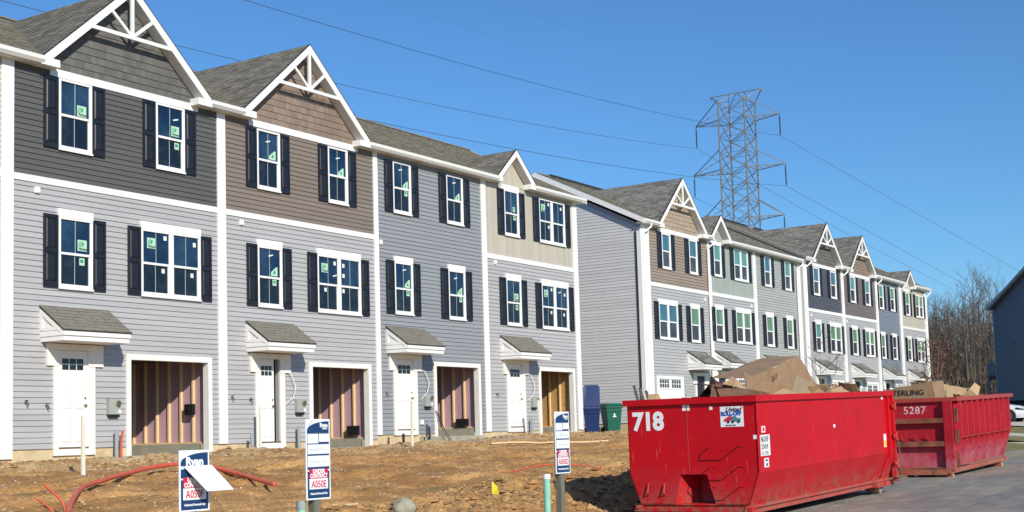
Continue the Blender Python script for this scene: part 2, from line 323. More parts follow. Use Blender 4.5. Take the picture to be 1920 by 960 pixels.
def dirt_material():
    m = mat('orange_dirt', (.46, .26, .095), .95, .22, 1.3, bump=1.0, bscale=22, col2=(.31, .155, .045), c2scale=.55, c2lo=.42, c2hi=.62)
    n = m.node_tree.nodes; l = m.node_tree.links; b = n['Principled BSDF']; old = b.inputs['Base Color'].links[0].from_socket
    tc = n.new('ShaderNodeTexCoord')
    gr = n.new('ShaderNodeTexNoise'); gr.inputs['Scale'].default_value = 13; gr.inputs['Detail'].default_value = 8; gr.inputs['Roughness'].default_value = .8; l.new(tc.outputs['Object'], gr.inputs[0])
    gm = n.new('ShaderNodeMapRange'); gm.inputs[1].default_value = .33; gm.inputs[2].default_value = .67; gm.inputs[3].default_value = .55; gm.inputs[4].default_value = 1.5; l.new(gr.outputs[0], gm.inputs[0])
    gv = n.new('ShaderNodeVectorMath'); gv.operation = 'SCALE'; l.new(old, gv.inputs[0]); l.new(gm.outputs[0], gv.inputs[3]); old = gv.outputs[0]
    vo = n.new('ShaderNodeTexVoronoi'); vo.inputs['Scale'].default_value = 9; l.new(tc.outputs['Object'], vo.inputs[0])
    nz = n.new('ShaderNodeTexNoise'); nz.inputs['Scale'].default_value = .9; nz.inputs['Detail'].default_value = 6; l.new(tc.outputs['Object'], nz.inputs[0])
    r1 = n.new('ShaderNodeMapRange'); r1.inputs[1].default_value = .16; r1.inputs[2].default_value = .08; l.new(vo.outputs['Distance'], r1.inputs[0])
    r2 = n.new('ShaderNodeMapRange'); r2.inputs[1].default_value = .42; r2.inputs[2].default_value = .58; r2.inputs[4].default_value = .7; l.new(nz.outputs[0], r2.inputs[0])
    mu = n.new('ShaderNodeMath'); mu.operation = 'MULTIPLY'; l.new(r1.outputs[0], mu.inputs[0]); l.new(r2.outputs[0], mu.inputs[1])
    mx = n.new('ShaderNodeMix'); mx.data_type = 'RGBA'; mx.inputs[7].default_value = (.62, .50, .34, 1); l.new(mu.outputs[0], mx.inputs[0]); l.new(old, mx.inputs[6])
    # streaks dragged along the lot, and pale spoil banked against the foundations
    mp = n.new('ShaderNodeMapping'); mp.inputs['Scale'].default_value = (.22, 1.7, 1); l.new(tc.outputs['Object'], mp.inputs[0])
    sn = n.new('ShaderNodeTexNoise'); sn.inputs['Scale'].default_value = 1.6; sn.inputs['Detail'].default_value = 8; sn.inputs['Roughness'].default_value = .62; l.new(mp.outputs[0], sn.inputs[0])
    sr = n.new('ShaderNodeMapRange'); sr.inputs[1].default_value = .47; sr.inputs[2].default_value = .62; sr.inputs[4].default_value = .75; l.new(sn.outputs[0], sr.inputs[0])
    m2 = n.new('ShaderNodeMix'); m2.data_type = 'RGBA'; m2.inputs[7].default_value = (.24, .115, .04, 1); l.new(sr.outputs[0], m2.inputs[0]); l.new(mx.outputs[2], m2.inputs[6])
    sx = n.new('ShaderNodeSeparateXYZ'); l.new(tc.outputs['Object'], sx.inputs[0]); ya = n.new('ShaderNodeMapRange'); ya.inputs[1].default_value = 22.2; ya.inputs[2].default_value = 24.2; l.new(sx.outputs[1], ya.inputs[0])
    yn = n.new('ShaderNodeMath'); yn.operation = 'MULTIPLY'; l.new(ya.outputs[0], yn.inputs[0]); nr = n.new('ShaderNodeMapRange'); nr.inputs[1].default_value = .38; nr.inputs[2].default_value = .58; l.new(nz.outputs[0], nr.inputs[0]); l.new(nr.outputs[0], yn.inputs[1])
    m4 = n.new('ShaderNodeMix'); m4.data_type = 'RGBA'; m4.inputs[7].default_value = (.50, .38, .22, 1); l.new(yn.outputs[0], m4.inputs[0]); l.new(m2.outputs[2], m4.inputs[6])
    l.new(m4.outputs[2], b.inputs['Base Color']); return m
dirt = dirt_material()
asph = mat('dusty_asphalt', (.20, .197, .185), .85, .2, 4, bump=.5, bscale=90, col2=(.30, .27, .215), c2scale=.8, c2lo=.38, c2hi=.62, streak=(.3, 1.1, 1))
asph_n = mat('roadside_grit', (.27, .24, .18), .9, .2, 3, bump=.6, bscale=50, col2=(.36, .27, .17), c2scale=.8)
grass_m = mat('winter_lawn', (.17, .155, .055), .95, .3, 3, bump=.5, bscale=60, col2=(.27, .20, .10), c2scale=.3)
walk_m = mat('pavement_concrete', (.48, .45, .38), .9, .1, 2)
tag(grid('ground', np.concatenate([np.linspace(-300, -10, 8), np.linspace(0, 140, 71), np.linspace(160, 2500, 12)]),
         np.concatenate([np.linspace(-600, -20, 8), np.linspace(-10, 60, 50), np.linspace(80, 2500, 12)]), lambda X, Y: H(X, Y)-.12, grass_m), kind='structure')
tag(grid('bare_earth', np.arange(6, 47.6, .08), np.arange(11.2, 26.6, .075), dirt_z, dirt), kind='structure')
tag(grid('road', np.arange(-12, 62.2, 1.), np.linspace(-9, 10.4, 14), lambda X, Y: H(X, Y)+.0, asph), kind='structure')
tag(grid('road_shoulder', np.arange(-12, 62.2, .3), np.linspace(10.3, 11.9, 8), lambda X, Y: H(X, Y)+.006+fbm(X, Y, 4, 2.)*.02, asph_n), kind='structure')
# side street end: kerb, verge, pavement, lawn up to the parked car
mb = MB(); mb.prism([(62.2, -30, .2), (62.5, -30, .2), (62.5, -30, .62), (62.2, -30, .62)], [(62.2, 24, .2), (62.5, 24, .2), (62.5, 24, .66), (62.2, 24, .66)])
tag(mb.build('kerb', walk_m), kind='structure')
tag(grid('pavement', np.linspace(65.2, 67.2, 4), np.linspace(-30, 24, 30), lambda X, Y: H(X, Y)-.03, walk_m), kind='structure')
tag(grid('grass_verge', np.linspace(62.5, 65.2, 5), np.linspace(-30, 24, 30), lambda X, Y: H(X, Y)-.02, grass_m), kind='structure')
tag(grid('driveway', np.linspace(74, 92, 12), np.linspace(10.5, 19.2, 8), lambda X, Y: H(X, Y)-.06, walk_m), kind='structure')
mb = MB()
for y in (13.2, 13.45): mb.quad((55, y, H(55, y)+.012), (61.8, y+.6, H(61.8, y)+.012), (61.8, y+.68, H(61.8, y)+.012), (55, y+.08, H(55, y)+.012))
# ------------------------------------------------------------------ house kit
RV = .1275
def siding(root, x0, x1, z0, z1, holes, y, m, indiv, zref=None, lip0=.027):
    """horizontal lap boards; each board tilts out to a lip at its foot"""
    zr = z0 if zref is None else zref
    k = math.floor((z0-zr)/RV+1e-6); z = zr+k*RV
    joined = MB()
    while z < z1-1e-4:
        a, b = max(z, z0), min(z+RV, z1)
        rects = []
        for (p, q, c, d) in subdiv(x0, x1, a, b, holes):
            if q-p > 3.4: xj = p+(q-p)*random.uniform(.3, .7); rects += [(p, xj, c, d), (xj, q, c, d)]    # overlap joint
            else: rects.append((p, q, c, d))
        for (p, q, c, d) in rects:
            if d-c < .012 or q-p < .02: continue
            lip = lip0+random.uniform(-.0015, .0015)
            t0 = lip-(lip-.004)*(c-z)/RV; t1 = lip-(lip-.004)*(d-z)/RV
            mb = MB() if indiv else joined
            mb.quad((p, y-t0, c), (q, y-t0, c), (q, y-t1, d), (p, y-t1, d))
            mb.quad((p, y, c), (q, y, c), (q, y-t0, c), (p, y-t0, c))
            mb.quad((p, y, c), (p, y-t0, c), (p, y-t1, d), (p, y, d)); mb.quad((q, y-t0, c), (q, y, c), (q, y, d), (q, y-t1, d))
            if indiv: mb.build('siding_board', m, root)
        z += RV
    if joined.v: joined.build('siding', m, root, kind='stuff')
def batten(root, x0, x1, z0, z1, holes, y, m):
    mb = MB(); x = x0; P = .2
    while x < x1-.01:
        b = min(x+P, x1)
        for (p, q, c, d) in subdiv(x, b, z0, z1, holes):
            e = .012
            mb.quad((p, y-.004, c), (min(p+e, q), y-.009, c), (min(p+e, q), y-.009, d), (p, y-.004, d))
            mb.quad((min(p+e, q), y-.009, c), (max(q-e, p), y-.009, c), (max(q-e, p), y-.009, d), (min(p+e, q), y-.009, d))
            mb.quad((max(q-e, p), y-.009, c), (q, y-.004, c), (q, y-.004, d), (max(q-e, p), y-.009, d))
        x += P
    mb.build('vertical_siding', m, root, kind='stuff')
def window(root, x0, x1, z0, z1, y, gu, gl, header=None, double=False, marks=(), fine=True):
    f = .05 if fine else .07
    mb = MB(); F = y-.06
    mb.box(x0, x0+f, F, y, z0, z1); mb.box(x1-f, x1, F, y, z0, z1)
    mb.box(x0+f, x1-f, F, y, z0, z0+.06); mb.box(x0+f, x1-f, F, y, z1-f, z1)
    mb.box(x0-.012, x1+.012, F-.022, F-.002, z0-.02, z0+.025)
    cols = [(x0+f, x1-f)]
    if double:
        xm = (x0+x1)/2; mb.box(xm-.055, xm+.055, F+.002, y, z0+.06, z1-f); cols = [(x0+f, xm-.055), (xm+.055, x1-f)]
    wn = mb.build('window', white, root)
    zm = z0+(z1-z0)*.475
    for ci, (a, b) in enumerate(cols):
        s = MB()
        s.box(a, b, y-.052, y-.012, zm-.0, zm+.055)                       # meeting rail
        s.box(a, a+.022, y-.046, y-.012, zm+.055, z1-f); s.box(b-.022, b, y-.046, y-.012, zm+.055, z1-f)
        s.box(a, a+.032, y-.036, y-.008, z0+.06, zm); s.box(b-.05, b, y-.036, y-.008, z0+.06, zm)
        s.box(a+.032, b-.05, y-.036, y-.008, z0+.06, z0+.105)
        s.build('sash', white, wn)
        xu = (a+b)/2; xl = (a+.032+b-.05)/2
        for (p, q, c, d, yy, g, xc) in ((a+.022, b-.022, zm+.055, z1-f, y-.022, gu, xu), (a+.032, b-.05, z0+.105, zm, y-.012, gl, xl)):
            if fine:
                for (r0, r1) in ((p, xc), (xc, q)):
                    t = random.uniform(-.0025, .0025); u_ = random.uniform(-.002, .002)
                    pb = MB(); pb.quad((r0, yy+t, c), (r1, yy-t, c), (r1, yy-t+u_, d), (r0, yy+t+u_, d)); pb.build('pane', g, wn)
                mbm = MB(); mbm.box(xc-.008, xc+.008, yy-.008, yy-.0045, c, d); mbm.build('grille_bar', munt, wn)
            else:
                pb = MB(); pb.quad((p, yy, c), (q, yy, c), (q, yy, d), (p, yy, d)); pb.build('pane', g, wn)
    for (mk, fx, fz) in marks:      # fx, fz: place as a share of the window
        ci = 1 if (double and fx >= .5) else 0
        yy = y-.034 if fz > .475 else y-.024
        cx = x0+(x1-x0)*fx; cz = z0+(z1-z0)*fz; s = MB()
        if mk == 'P':
            s.box(cx-.13, cx+.13, yy, yy+.002, cz-.13, cz+.13, 0)
            for dx in (-.075, -.035):
                s.prism([(cx+dx, yy-.002, cz+.09), (cx+dx+.022, yy-.002, cz+.09), (cx+dx-.02, yy-.002, cz-.05), (cx+dx-.038, yy-.002, cz-.05)], [(cx+dx, yy-.0005, cz+.09), (cx+dx+.022, yy-.0005, cz+.09), (cx+dx-.02, yy-.0005, cz-.05), (cx+dx-.038, yy-.0005, cz-.05)], 1)
            s.prism([(cx, yy-.002, cz+.09), (cx+.055, yy-.002, cz+.05), (cx+.02, yy-.002, cz-.01), (cx-.02, yy-.002, cz-.03)], [(cx, yy-.0005, cz+.09), (cx+.055, yy-.0005, cz+.05), (cx+.02, yy-.0005, cz-.01), (cx-.02, yy-.0005, cz-.03)], 1)
            st = s.build('sticker', [stick, stick_g], wn)
            text('sticker_lettering', 'PlyGem', .07, (cx-.09, yy-.0035, cz-.105), (R(90), 0, 0), ink, wn, bold=.002)
        elif mk == 'T':
            s.pxz([(cx-.13, cz-.12), (cx+.13, cz-.12), (cx+.13, cz+.13), (cx+.08, cz+.13), (cx-.12, cz-.02)], yy, yy+.002, 0)
            s.pxz([(cx-.05, cz-.06), (cx+.06, cz-.06), (cx+.02, cz+.05)], yy-.002, yy-.0005, 1); s.build('sticker', [stick, stick_g], wn)
        elif mk == 'l':
            s.box(cx-.075, cx+.075, yy, yy+.002, cz-.085, cz+.085, 0); s.box(cx-.05, cx+.04, yy-.002, yy-.0005, cz-.02, cz+.05, 1); s.build('sticker', [stick, stick_g], wn)
        elif mk == 'w':
            s.box(cx-.05, cx+.05, yy, yy+.002, cz-.055, cz+.055, 0); s.build('sticker', stick_w, wn)
        elif mk == 'd':
            s.pxz([(cx-.08, cz-.035), (cx+.09, cz+.01), (cx+.08, cz+.045), (cx-.09, cz+.0)], yy, yy+.002); s.build('sticker', stick_w, wn)
    if header:
        hb = MB(); hb.box(x0-.012, x1+.012, y-.066, y, z1, header); hb.build('window_header', white, root)
    return wn
SHM = {}
def shutter(root, x0, x1, z0, z1, y):
    key = (round(x1-x0, 3), round(z1-z0, 3))
    if key not in SHM:
        w_, h_ = key; mb = MB(); s = .055
        mb.box(0, w_, -.022, 0, 0, h_)
        mb.box(0, s, -.042, -.022, 0, h_); mb.box(w_-s, w_, -.042, -.022, 0, h_)
        for a, b in ((0, .13), (h_*.475, h_*.475+.09), (h_-.075, h_)): mb.box(s, w_-s, -.042, -.022, a, b)
        for a, b in ((.13, h_*.475), (h_*.475+.09, h_-.075)):
            o = [(s+.012, a+.015), (w_-s-.012, a+.015), (w_-s-.012, b-.015), (s+.012, b-.015)]; i = [(s+.04, a+.045), (w_-s-.04, a+.045), (w_-s-.04, b-.045), (s+.04, b-.045)]
            mb.prism([(p, -.0221, q) for p, q in o], [(p, -.040, q) for p, q in i])
        me = bpy.data.meshes.new('shutter'); me.from_pydata(mb.v, [], mb.f); me.materials.append(shut); SHM[key] = me
    share(SHM[key], 'shutter', root, (x0, y-.022, z0))
def shingles(root, pmap, u0f, u1f, v0, v1, m, expo=.14, tw=.32, name='shingles', indiv=False, t=.015):
    """tabs laid in courses; pmap(u,v,h) -> xyz"""
    mb = MB(); v = v0; row = 0
    while v < v1-1e-4:
        a = v; b = min(v+expo, v1); ua = u0f(a); ub = u1f(a); ua2 = u0f(b); ub2 = u1f(b)
        off = (row % 2)*tw*.5+random.uniform(0, .08); u = ua-off
        while u < ub:
            e = u+tw*random.choice((.7, 1, 1, 1.3)); p, q = max(u, ua), min(e, ub); p2, q2 = max(u, ua2), min(e, ub2)
            if q2 < p2: p2 = q2 = min(max((p+q)/2, ua2), ub2) if ub2 > ua2 else (ua2+ub2)/2
            if q-p > .01:
                hh = t+random.uniform(-.003, .005); g = .004
                if indiv: mb = MB()
                i = len(mb.v); q_ = max(q-g, p); q2_ = max(q2-g, p2)
                mb.v += [pmap(p, a, hh), pmap(q_, a, hh), pmap(q2_, b, .002), pmap(p2, b, .002), pmap(p, a, 0), pmap(q_, a, 0)]
                mb.f += [(i, i+1, i+2, i+3), (i+4, i+5, i+1, i)]; mb.m += [0, 0]
                if indiv: mb.build('shingle', m, root)
            u = e
        v += expo; row += 1
    if not indiv: mb.build(name, m, root, kind='stuff')
def shakes(root, xc, hw, zb, zt, y, m, indiv):
    """shingle-look siding filling a triangle"""
    z = zb; P = .185; mb = MB()
    while z < zt-.02:
        b = min(z+P, zt); ha = hw*(zt-z)/(zt-zb); hb = hw*(zt-b)/(zt-zb)
        if indiv: mb = MB()
        x = xc-ha
        while x < xc+ha-.002:
            e = min(x+random.choice((.09, .12, .15, .2)), xc+ha); xa2 = min(max(x, xc-hb), xc+hb); xb2 = min(max(e, xc-hb), xc+hb)
            t0 = .024+random.uniform(-.002, .002)
            i = len(mb.v); mb.v += [(x, y-t0, z), (e-.002, y-t0, z), (xb2, y-.006, b), (xa2, y-.006, b), (x, y, z), (e-.002, y, z)]
            mb.f += [(i, i+1, i+2, i+3), (i+4, i+5, i+1, i)]; mb.m += [0, 0]
            x = e
        if indiv: mb.build('shake_course', m, root)
        z += P
    if not indiv: mb.build('shake_siding', m, root, kind='stuff')
SL = .495
def roof_strip(root, x0, x1, ye, ze, y_start, yr, sm, base_lo=True):
    L = math.sqrt(1+SL*SL)
    pm = lambda u, v, h: (u, ye+v/L, ze+v/L*SL) if h == 0 else (u, ye+v/L-h*SL/L, ze+v/L*SL+h/L)
    v0 = (y_start-ye)*L; v1 = (yr-ye)*L
    shingles(root, pm, lambda v: x0, lambda v: x1, v0, v1, sm, name='roof_shingles')
def main_roof(root, x0, x1, wy, ze, gspans, sm, yr=30., rake=None, vent=None, zoff=0.):
    ye = wy-.3; zr = ze+(yr-ye)*SL; yb = yr+(yr-ye)
    mb = MB()
    xs = [x0]; segs = []
    cur = x0
    for a, b in sorted(gspans):
        if a > cur: segs.append((cur, min(a, x1), ye))
        segs.append((max(a, x0), min(b, x1), wy+.04)); cur = b
    if cur < x1: segs.append((cur, x1, ye))
    for a, b, ys in segs:
        if b-a < .01: continue
        zs = ze+(ys-ye)*SL
        mb.prism([(a, ys, zs-.004), (a, yr, zr-.004), (a, yr, zr-.13), (a, ys, zs-.13)], [(b, ys, zs-.004), (b, yr, zr-.004), (b, yr, zr-.13), (b, ys, zs-.13)])
    mb.prism([(x0, yr, zr-.004), (x0, yb, ze), (x0, yb, ze-.13), (x0, yr, zr-.13)], [(x1, yr, zr-.004), (x1, yb, ze), (x1, yb, ze-.13), (x1, yr, zr-.13)])
    rf = mb.build('roof', sm, root)
    for a, b, ys in segs:
        if b-a > .01: roof_strip(root, a, b, ye, ze, ys, yr, sm)
    bk = MB(); bk.box(x0, x1, yr-.12, yr+.12, zr-.02, zr+.022); bk.build('ridge_cap', sm, root)
    if vent: v = MB(); v.box(vent[0], vent[1], yr-.16, yr+.16, zr+.0225, zr+.09); v.build('ridge_vent', drip, root)
    # eaves: fascia / gutter, drip edge and soffit between gables
    for a, b, ys in segs:
        if ys > ye+.01 or b-a < .01: continue
        g = MB(); g.prism([(a, ye-.02, ze-.17), (a, ye-.085, ze-.10), (a, ye-.10, ze-.015), (a, ye+.02, ze-.015), (a, ye+.02, ze-.17)], [(b, ye-.02, ze-.17), (b, ye-.085, ze-.10), (b, ye-.10, ze-.015), (b, ye+.02, ze-.015), (b, ye+.02, ze-.17)]); g.build('gutter', white, root)
        d = MB(); d.box(a, b, ye-.055, ye+.03, ze-.012, ze+.006); d.build('drip_edge', drip, root)
        s = MB(); s.box(a, b, ye+.022, wy+.02, ze-.185, ze-.165); s.build('soffit', soffit, root)
    if rake:
        for x, sg in rake:    # white sloping board on the gable end
            k = MB(); e = .03*sg; pts = []
            for (yy, zz) in ((ye-.05, ze-.02), (yr, zr+.0), (yb+.05, ze-.02)): pts.append((yy, zz))
            for q in range(2):
                (ya, za), (y2, z2) = pts[q], pts[q+1]
                k.prism([(x, ya, za-.2), (x, y2, z2-.2), (x, y2, z2+.02), (x, ya, za+.02)], [(x+e, ya, za-.2), (x+e, y2, z2-.2), (x+e, y2, z2+.02), (x+e, ya, za+.02)])
            k.build('rake_board', white, root)
            s = MB(); xi = x-sg*.27
            for q in range(2):
                (ya, za), (y2, z2) = pts[q], pts[q+1]
                s.prism([(x, ya, za-.17), (x, y2, z2-.17), (x, y2, z2-.15), (x, ya, za-.15)], [(xi, ya, za-.17), (xi, y2, z2-.17), (xi, y2, z2-.15), (xi, ya, za-.15)])
            s.build('rake_soffit', soffit, root)
def gable(root, xc, hw, ze, za, wy, style, wallm, sm, indiv=False, band=None, zw=10.28, ze_main=10.42, clip=None):
    yf = wy-.3; m = (za-ze)/hw; L = math.sqrt(1+m*m)
    yb = yf+(za-ze_main)/SL+.05
    rb = MB()
    for sg in (-1, 1):
        pts = [(xc, za-.004), (xc+sg*hw, ze-.004), (xc+sg*hw, ze-.11), (xc, za-.11*L*.9)]
        rb.pxz(pts, yf, yb)
    g = rb.build('gable_roof', sm, root)
    for sg in (-1, 1):
        nx, nz = sg*m/L, 1/L
        pm = lambda u, v, h, sg=sg, nx=nx, nz=nz: (xc+sg*(hw-v/L)+nx*h, u, ze+v/L*m+nz*h)
        shingles(root, pm, lambda v: yf-.03, lambda v: yb if True else 0, 0, hw*L, sm, name='gable_shingles')
    dv = .175*L
    # rake boards
    for sg in (-1, 1):
        r_ = MB(); r_.pxz([(xc, za+.005), (xc+sg*(hw+.03), ze-.03*m+.005), (xc+sg*(hw-.02), ze-.03*m-.01), (xc+sg*(hw-dv/m), ze-.012), (xc, za-dv)], yf-.035, yf+.0)
        r_.build('rake_board', white, root)
        s = MB(); s.pxz([(xc, za-dv+.02), (xc+sg*(hw-dv/m+.05), ze-.02), (xc+sg*(hw-dv/m+.05), ze-.045), (xc, za-dv-.005)], yf+.002, wy+.03); s.build('gable_soffit', soffit, root)
        e = MB(); e.pxz([(xc, za+.02), (xc+sg*(hw+.04), ze-.04*m+.02), (xc+sg*(hw+.04), ze-.04*m+.004), (xc, za+.0045)], yf-.05, yf+.02); e.build('drip_edge', drip, root)
        # boxed return at the foot
        bx = MB(); i_ = xc+sg*(hw-.46 if style == 'truss' else hw-.3); o_ = xc+sg*(hw+.03)
        bx.box(min(i_, o_), max(i_, o_), yf-.03, wy, ze-.19, ze-.015); bx.build('eave_return', white, root)
    # wall inside
    zi = za-dv; hwi = (zi-zw)/m
    wb = MB(); wb.pxz([(xc-hwi-.1, zw-.1), (xc+hwi+.1, zw-.1), (xc+hwi+.1, zw), (xc, zi+.09), (xc-hwi-.1, zw)], wy, wy+.1); wb.build('gable_wall', wallm, root)
    if style == 'truss':
        shakes(root, xc, hwi, zw, zi, wy, wallm, indiv)
        zb = ze+(za-ze)*.445; hb = (za-dv*.8-zb)/m
        t = MB(); t.box(xc-hb, xc+hb, yf-.03, yf+.03, zb-.055, zb+.035); t.build('truss_bar', white, root)
        t = MB(); t.box(xc-.045, xc+.045, yf-.028, yf+.028, zb+.035, za-dv+.06); t.build('truss_king_post', white, root)
        for sg in (-1, 1):
            t = MB(); q = .62; t.bar((xc+sg*.03, yf, zb+.03), (xc+sg*q, yf, za-dv*.9-q*m), .075, .05, upv=(0, 1, 0)); t.build('truss_brace', white, root)
    else:
        k = MB(); x = xc-hwi
        while x < xc+hwi-.02:
            e = min(x+.2, xc+hwi); za_ = zi-abs(x-xc)*m; zb_ = zi-abs(e-xc)*m
            k.quad((x, wy-.006, zw), (e-.012, wy-.014, zw), (e-.012, wy-.014, max(zb_, zw)), (x, wy-.006, max(za_, zw))); x = e
        k.build('gable_panel', wallm, root, kind='stuff')
    if band:
        b = MB(); b.box(band[0], band[1], wy-.035, wy, zw-.17, zw+.012); b.build('gable_band', white, root)
def canopy(root, x0, x1, zt, wy, sm, indiv, zf=None):
    yf = wy-.8; zf = zf or zt-.60; zb = zf-.25
    c = MB()
    c.box(x0+.0, x1, yf, wy, zb, zf-.14)                       # boxed base
    c.box(x0-.02, x1+.02, yf-.035, wy, zf-.14, zf-.02)          # upper fascia steps out
    cn = c.build('door_canopy', white, root)
    for x, sg in ((x0, -1), (x1, 1)):
        e = MB(); e.prism([(x, yf+.02, zf-.02), (x, wy, zt-.04), (x, wy, zf-.02)], [(x-sg*.1, yf+.02, zf-.02), (x-sg*.1, wy, zt-.04), (x-sg*.1, wy, zf-.02)])
        # proud trim around a sunk panel
        e.bar((x+sg*.008, yf+.06, zf-.04), (x+sg*.008, wy-.02, zt-.155), .05, .09, upv=(0, 0, 1)); e.box(min(x, x+sg*.03), max(x, x+sg*.03), wy-.11, wy-.002, zf, zt-.2); e.box(min(x, x+sg*.03), max(x, x+sg*.03), yf+.1, wy-.11, zf-.018, zf+.06)
        e.build('end_panel', whited if sg < 0 else white, cn)
    m = (zt-zf)/(wy-yf+.05); L = math.sqrt(1+m*m); ys = yf-.05
    d = MB(); d.prism([(x0-.04, ys, zf-.018), (x0-.04, wy, zt-.02), (x0-.04, wy, zt-.05), (x0-.04, ys, zf-.04)], [(x1+.04, ys, zf-.018), (x1+.04, wy, zt-.02), (x1+.04, wy, zt-.05), (x1+.04, ys, zf-.04)]); d.build('roof_deck', drip, cn)
    pm = lambda u, v, h: (u, ys+v/L-h*m/L, zf-.014+v/L*m+h/L)
    shingles(cn, pm, lambda v: x0-.05, lambda v: x1+.05, 0, (wy-ys)*L, sm, name='canopy_shingles', indiv=indiv, tw=.30)
    return cn
def entry_door(root, x0, x1, z0, z1, y, ajar=False, dark=False):
    """surround, slab with four raised panels and a six-light window"""
    s = MB(); jt = x0-.12
    s.box(x0-.13, x0, y-.055, y, z0-.18, z1); s.box(x1, x1+.2, y-.055, y, z0-.18, z1); s.box(x0-.32, x0-.131, y-.075, y, z1-.36, z1+.14); s.box(x1+.201, x1+.42, y-.075, y, z1-.36, z1+.14); s.box(x0-.131, x1+.201, y-.075, y, z1+.001, z1+.14); s.box(x0-.131, x0+.0, y-.07, y-.056, z1-.36, z1); s.box(x1, x1+.201, y-.07, y-.056, z1-.36, z1)
    s.box(x0, x1, y-.050, y, z0-.18, z0-.02)
    s.build('door_surround', whited, root)
    th = MB(); th.box(x0, x1, y-.07, y-.0, z0-.022, z0+.005); th.build('threshold', brass if not dark else concrete, root)
    d = MB(); m = doordk if dark else doorw
    xr = x1-.22 if ajar else x1; yy = y-.018 if not ajar else y-.033
    zt = z1-.36+.355
    d.box(x0+.004, xr, yy, yy+.03, z0+.006, zt)
    w_ = xr-x0; 
    for a, b in ((.12, .44), (.56, .88)):
        for c, e in ((.06, .40), (.46, .80)):
            p, q = x0+w_*a, x0+w_*b; r0, r1 = z0+(zt-z0-.3)*c, z0+(zt-z0-.3)*e
            d.prism([(p, yy-.001, r0), (q, yy-.001, r0), (q, yy-.001, r1), (p, yy-.001, r1)], [(p+.03, yy-.016, r0+.03), (q-.03, yy-.016, r0+.03), (q-.03, yy-.016, r1-.03), (p+.03, yy-.016, r1-.03)])
    dr = d.build('door', m, root)
    l = MB(); a, b = x0+w_*.13, x0+w_*.87; c, e = zt-.45, zt-.17
    if not dark:
        for i in range(3):
            for j in range(2):
                l.box(a+(b-a)*i/3+.012, a+(b-a)*(i+1)/3-.012, yy-.006, yy-.001, c+(e-c)*j/2+.012, c+(e-c)*(j+1)/2-.012)
        l.build('door_light', glass_l, dr)
    k = MB(); k.tube([(xr-.07, yy-.0, z0+.95), (xr-.07, yy-.06, z0+.95)], .028, 8); k.tube([(xr-.07, yy-.0, z0+1.12), (xr-.07, yy-.03, z0+1.12)], .022, 8); k.build('door_knob', brass, dr)
    if ajar:
        g = MB(); g.box(xr-.3, x1+.3, y+1.4, y+1.45, z0-.2, zt+.3); g.box(xr-.35, xr-.3, y+.13, y+1.45, z0-.2, zt+.3); g.box(x1+.3, x1+.35, y+.13, y+1.45, z0-.2, zt+.3); g.box(xr-.3, x1+.3, y+.13, y+1.4, zt+.25, zt+.3); g.build('hall_dark_backing', inter, root)  # dark box added behind the door gap so it looks unlit
def meter(root, x, z, y):
    m = MB(); m.box(x, x+.33, y-.13, y, z, z+.37); m.tube([(x+.33-.09, y-.13, z+.26), (x+.33-.09, y-.17, z+.26)], .075, 12); m.build('electric_meter', boxgrey, root)
    d = MB(); d.tube([(x+.24, y-.171, z+.26), (x+.24, y-.21, z+.26)], [.065, .055], 12); d.build('meter_dial', brass, root)
    p = MB(); p.box(x+.26, x+.34, y-.142, y-.131, z+.02, z+.11); p.build('meter_label', stick_w, root)
    q = MB(); q.box(x+.03, x+.30, y-.10, y-.0, z-.07, z-.001); q.build('meter_base', boxblk, root)
def spigot(root, x, z, y):
    m = MB(); m.tube([(x, y, z), (x, y-.09, z), (x+.02, y-.12, z-.06)], .018, 6); m.tube([(x-.04, y-.07, z+.05), (x+.04, y-.07, z+.05)], .014, 6); m.build('hose_tap', mat('tap_metal', (.10, .09, .08), .4, .1, metal=.5), root)
def garage_room(root, x0, x1, zt, zb, wy, kind):
    """open single garage: casing, far side wall of studs, curb, slab"""
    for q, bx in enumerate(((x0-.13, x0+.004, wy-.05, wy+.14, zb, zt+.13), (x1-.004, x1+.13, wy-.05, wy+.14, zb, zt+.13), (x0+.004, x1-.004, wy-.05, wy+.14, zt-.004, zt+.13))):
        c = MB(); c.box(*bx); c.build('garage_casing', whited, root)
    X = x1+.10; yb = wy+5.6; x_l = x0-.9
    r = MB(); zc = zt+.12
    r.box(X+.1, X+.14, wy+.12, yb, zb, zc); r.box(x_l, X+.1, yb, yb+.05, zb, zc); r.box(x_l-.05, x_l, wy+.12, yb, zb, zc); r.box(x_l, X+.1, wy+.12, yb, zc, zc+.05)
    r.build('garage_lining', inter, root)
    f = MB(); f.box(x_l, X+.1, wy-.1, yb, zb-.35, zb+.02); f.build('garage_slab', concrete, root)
    cu = MB(); cu.box(X-.07, X+.1, wy+.13, yb, zb+.02, zb+.27); cu.build('garage_curb', concrete, root)
    pl = MB(); pl.box(X-.0, X+.1, wy+.13, yb, zb+.27, zb+.31); pl.build('sole_plate', wood, root)
    y = wy+.16; k = 0
    while y < yb-.5:
        s = MB(); s.box(X-.01, X+.098, y, y+.05 if k else y+.09, zb+.31, zc); s.build('stud', wood, root)
        yy = y+(.05 if k else .09)
        p = MB(); zz = zb+.31
        mm = pink if kind == 'pink' else osb
        p.box(X+.062, X+.095, yy, y+.45, zz, zc); p.build('insulation_batt' if kind == 'pink' else 'sheathing_panel', mm, root)
        y += .45; k += 1
        if y > wy+3.6: 
            p = MB(); p.box(X+.062, X+.095, y, yb, zz, zc); p.build('insulation_batt' if kind == 'pink' else 'sheathing_panel', mm, root); break
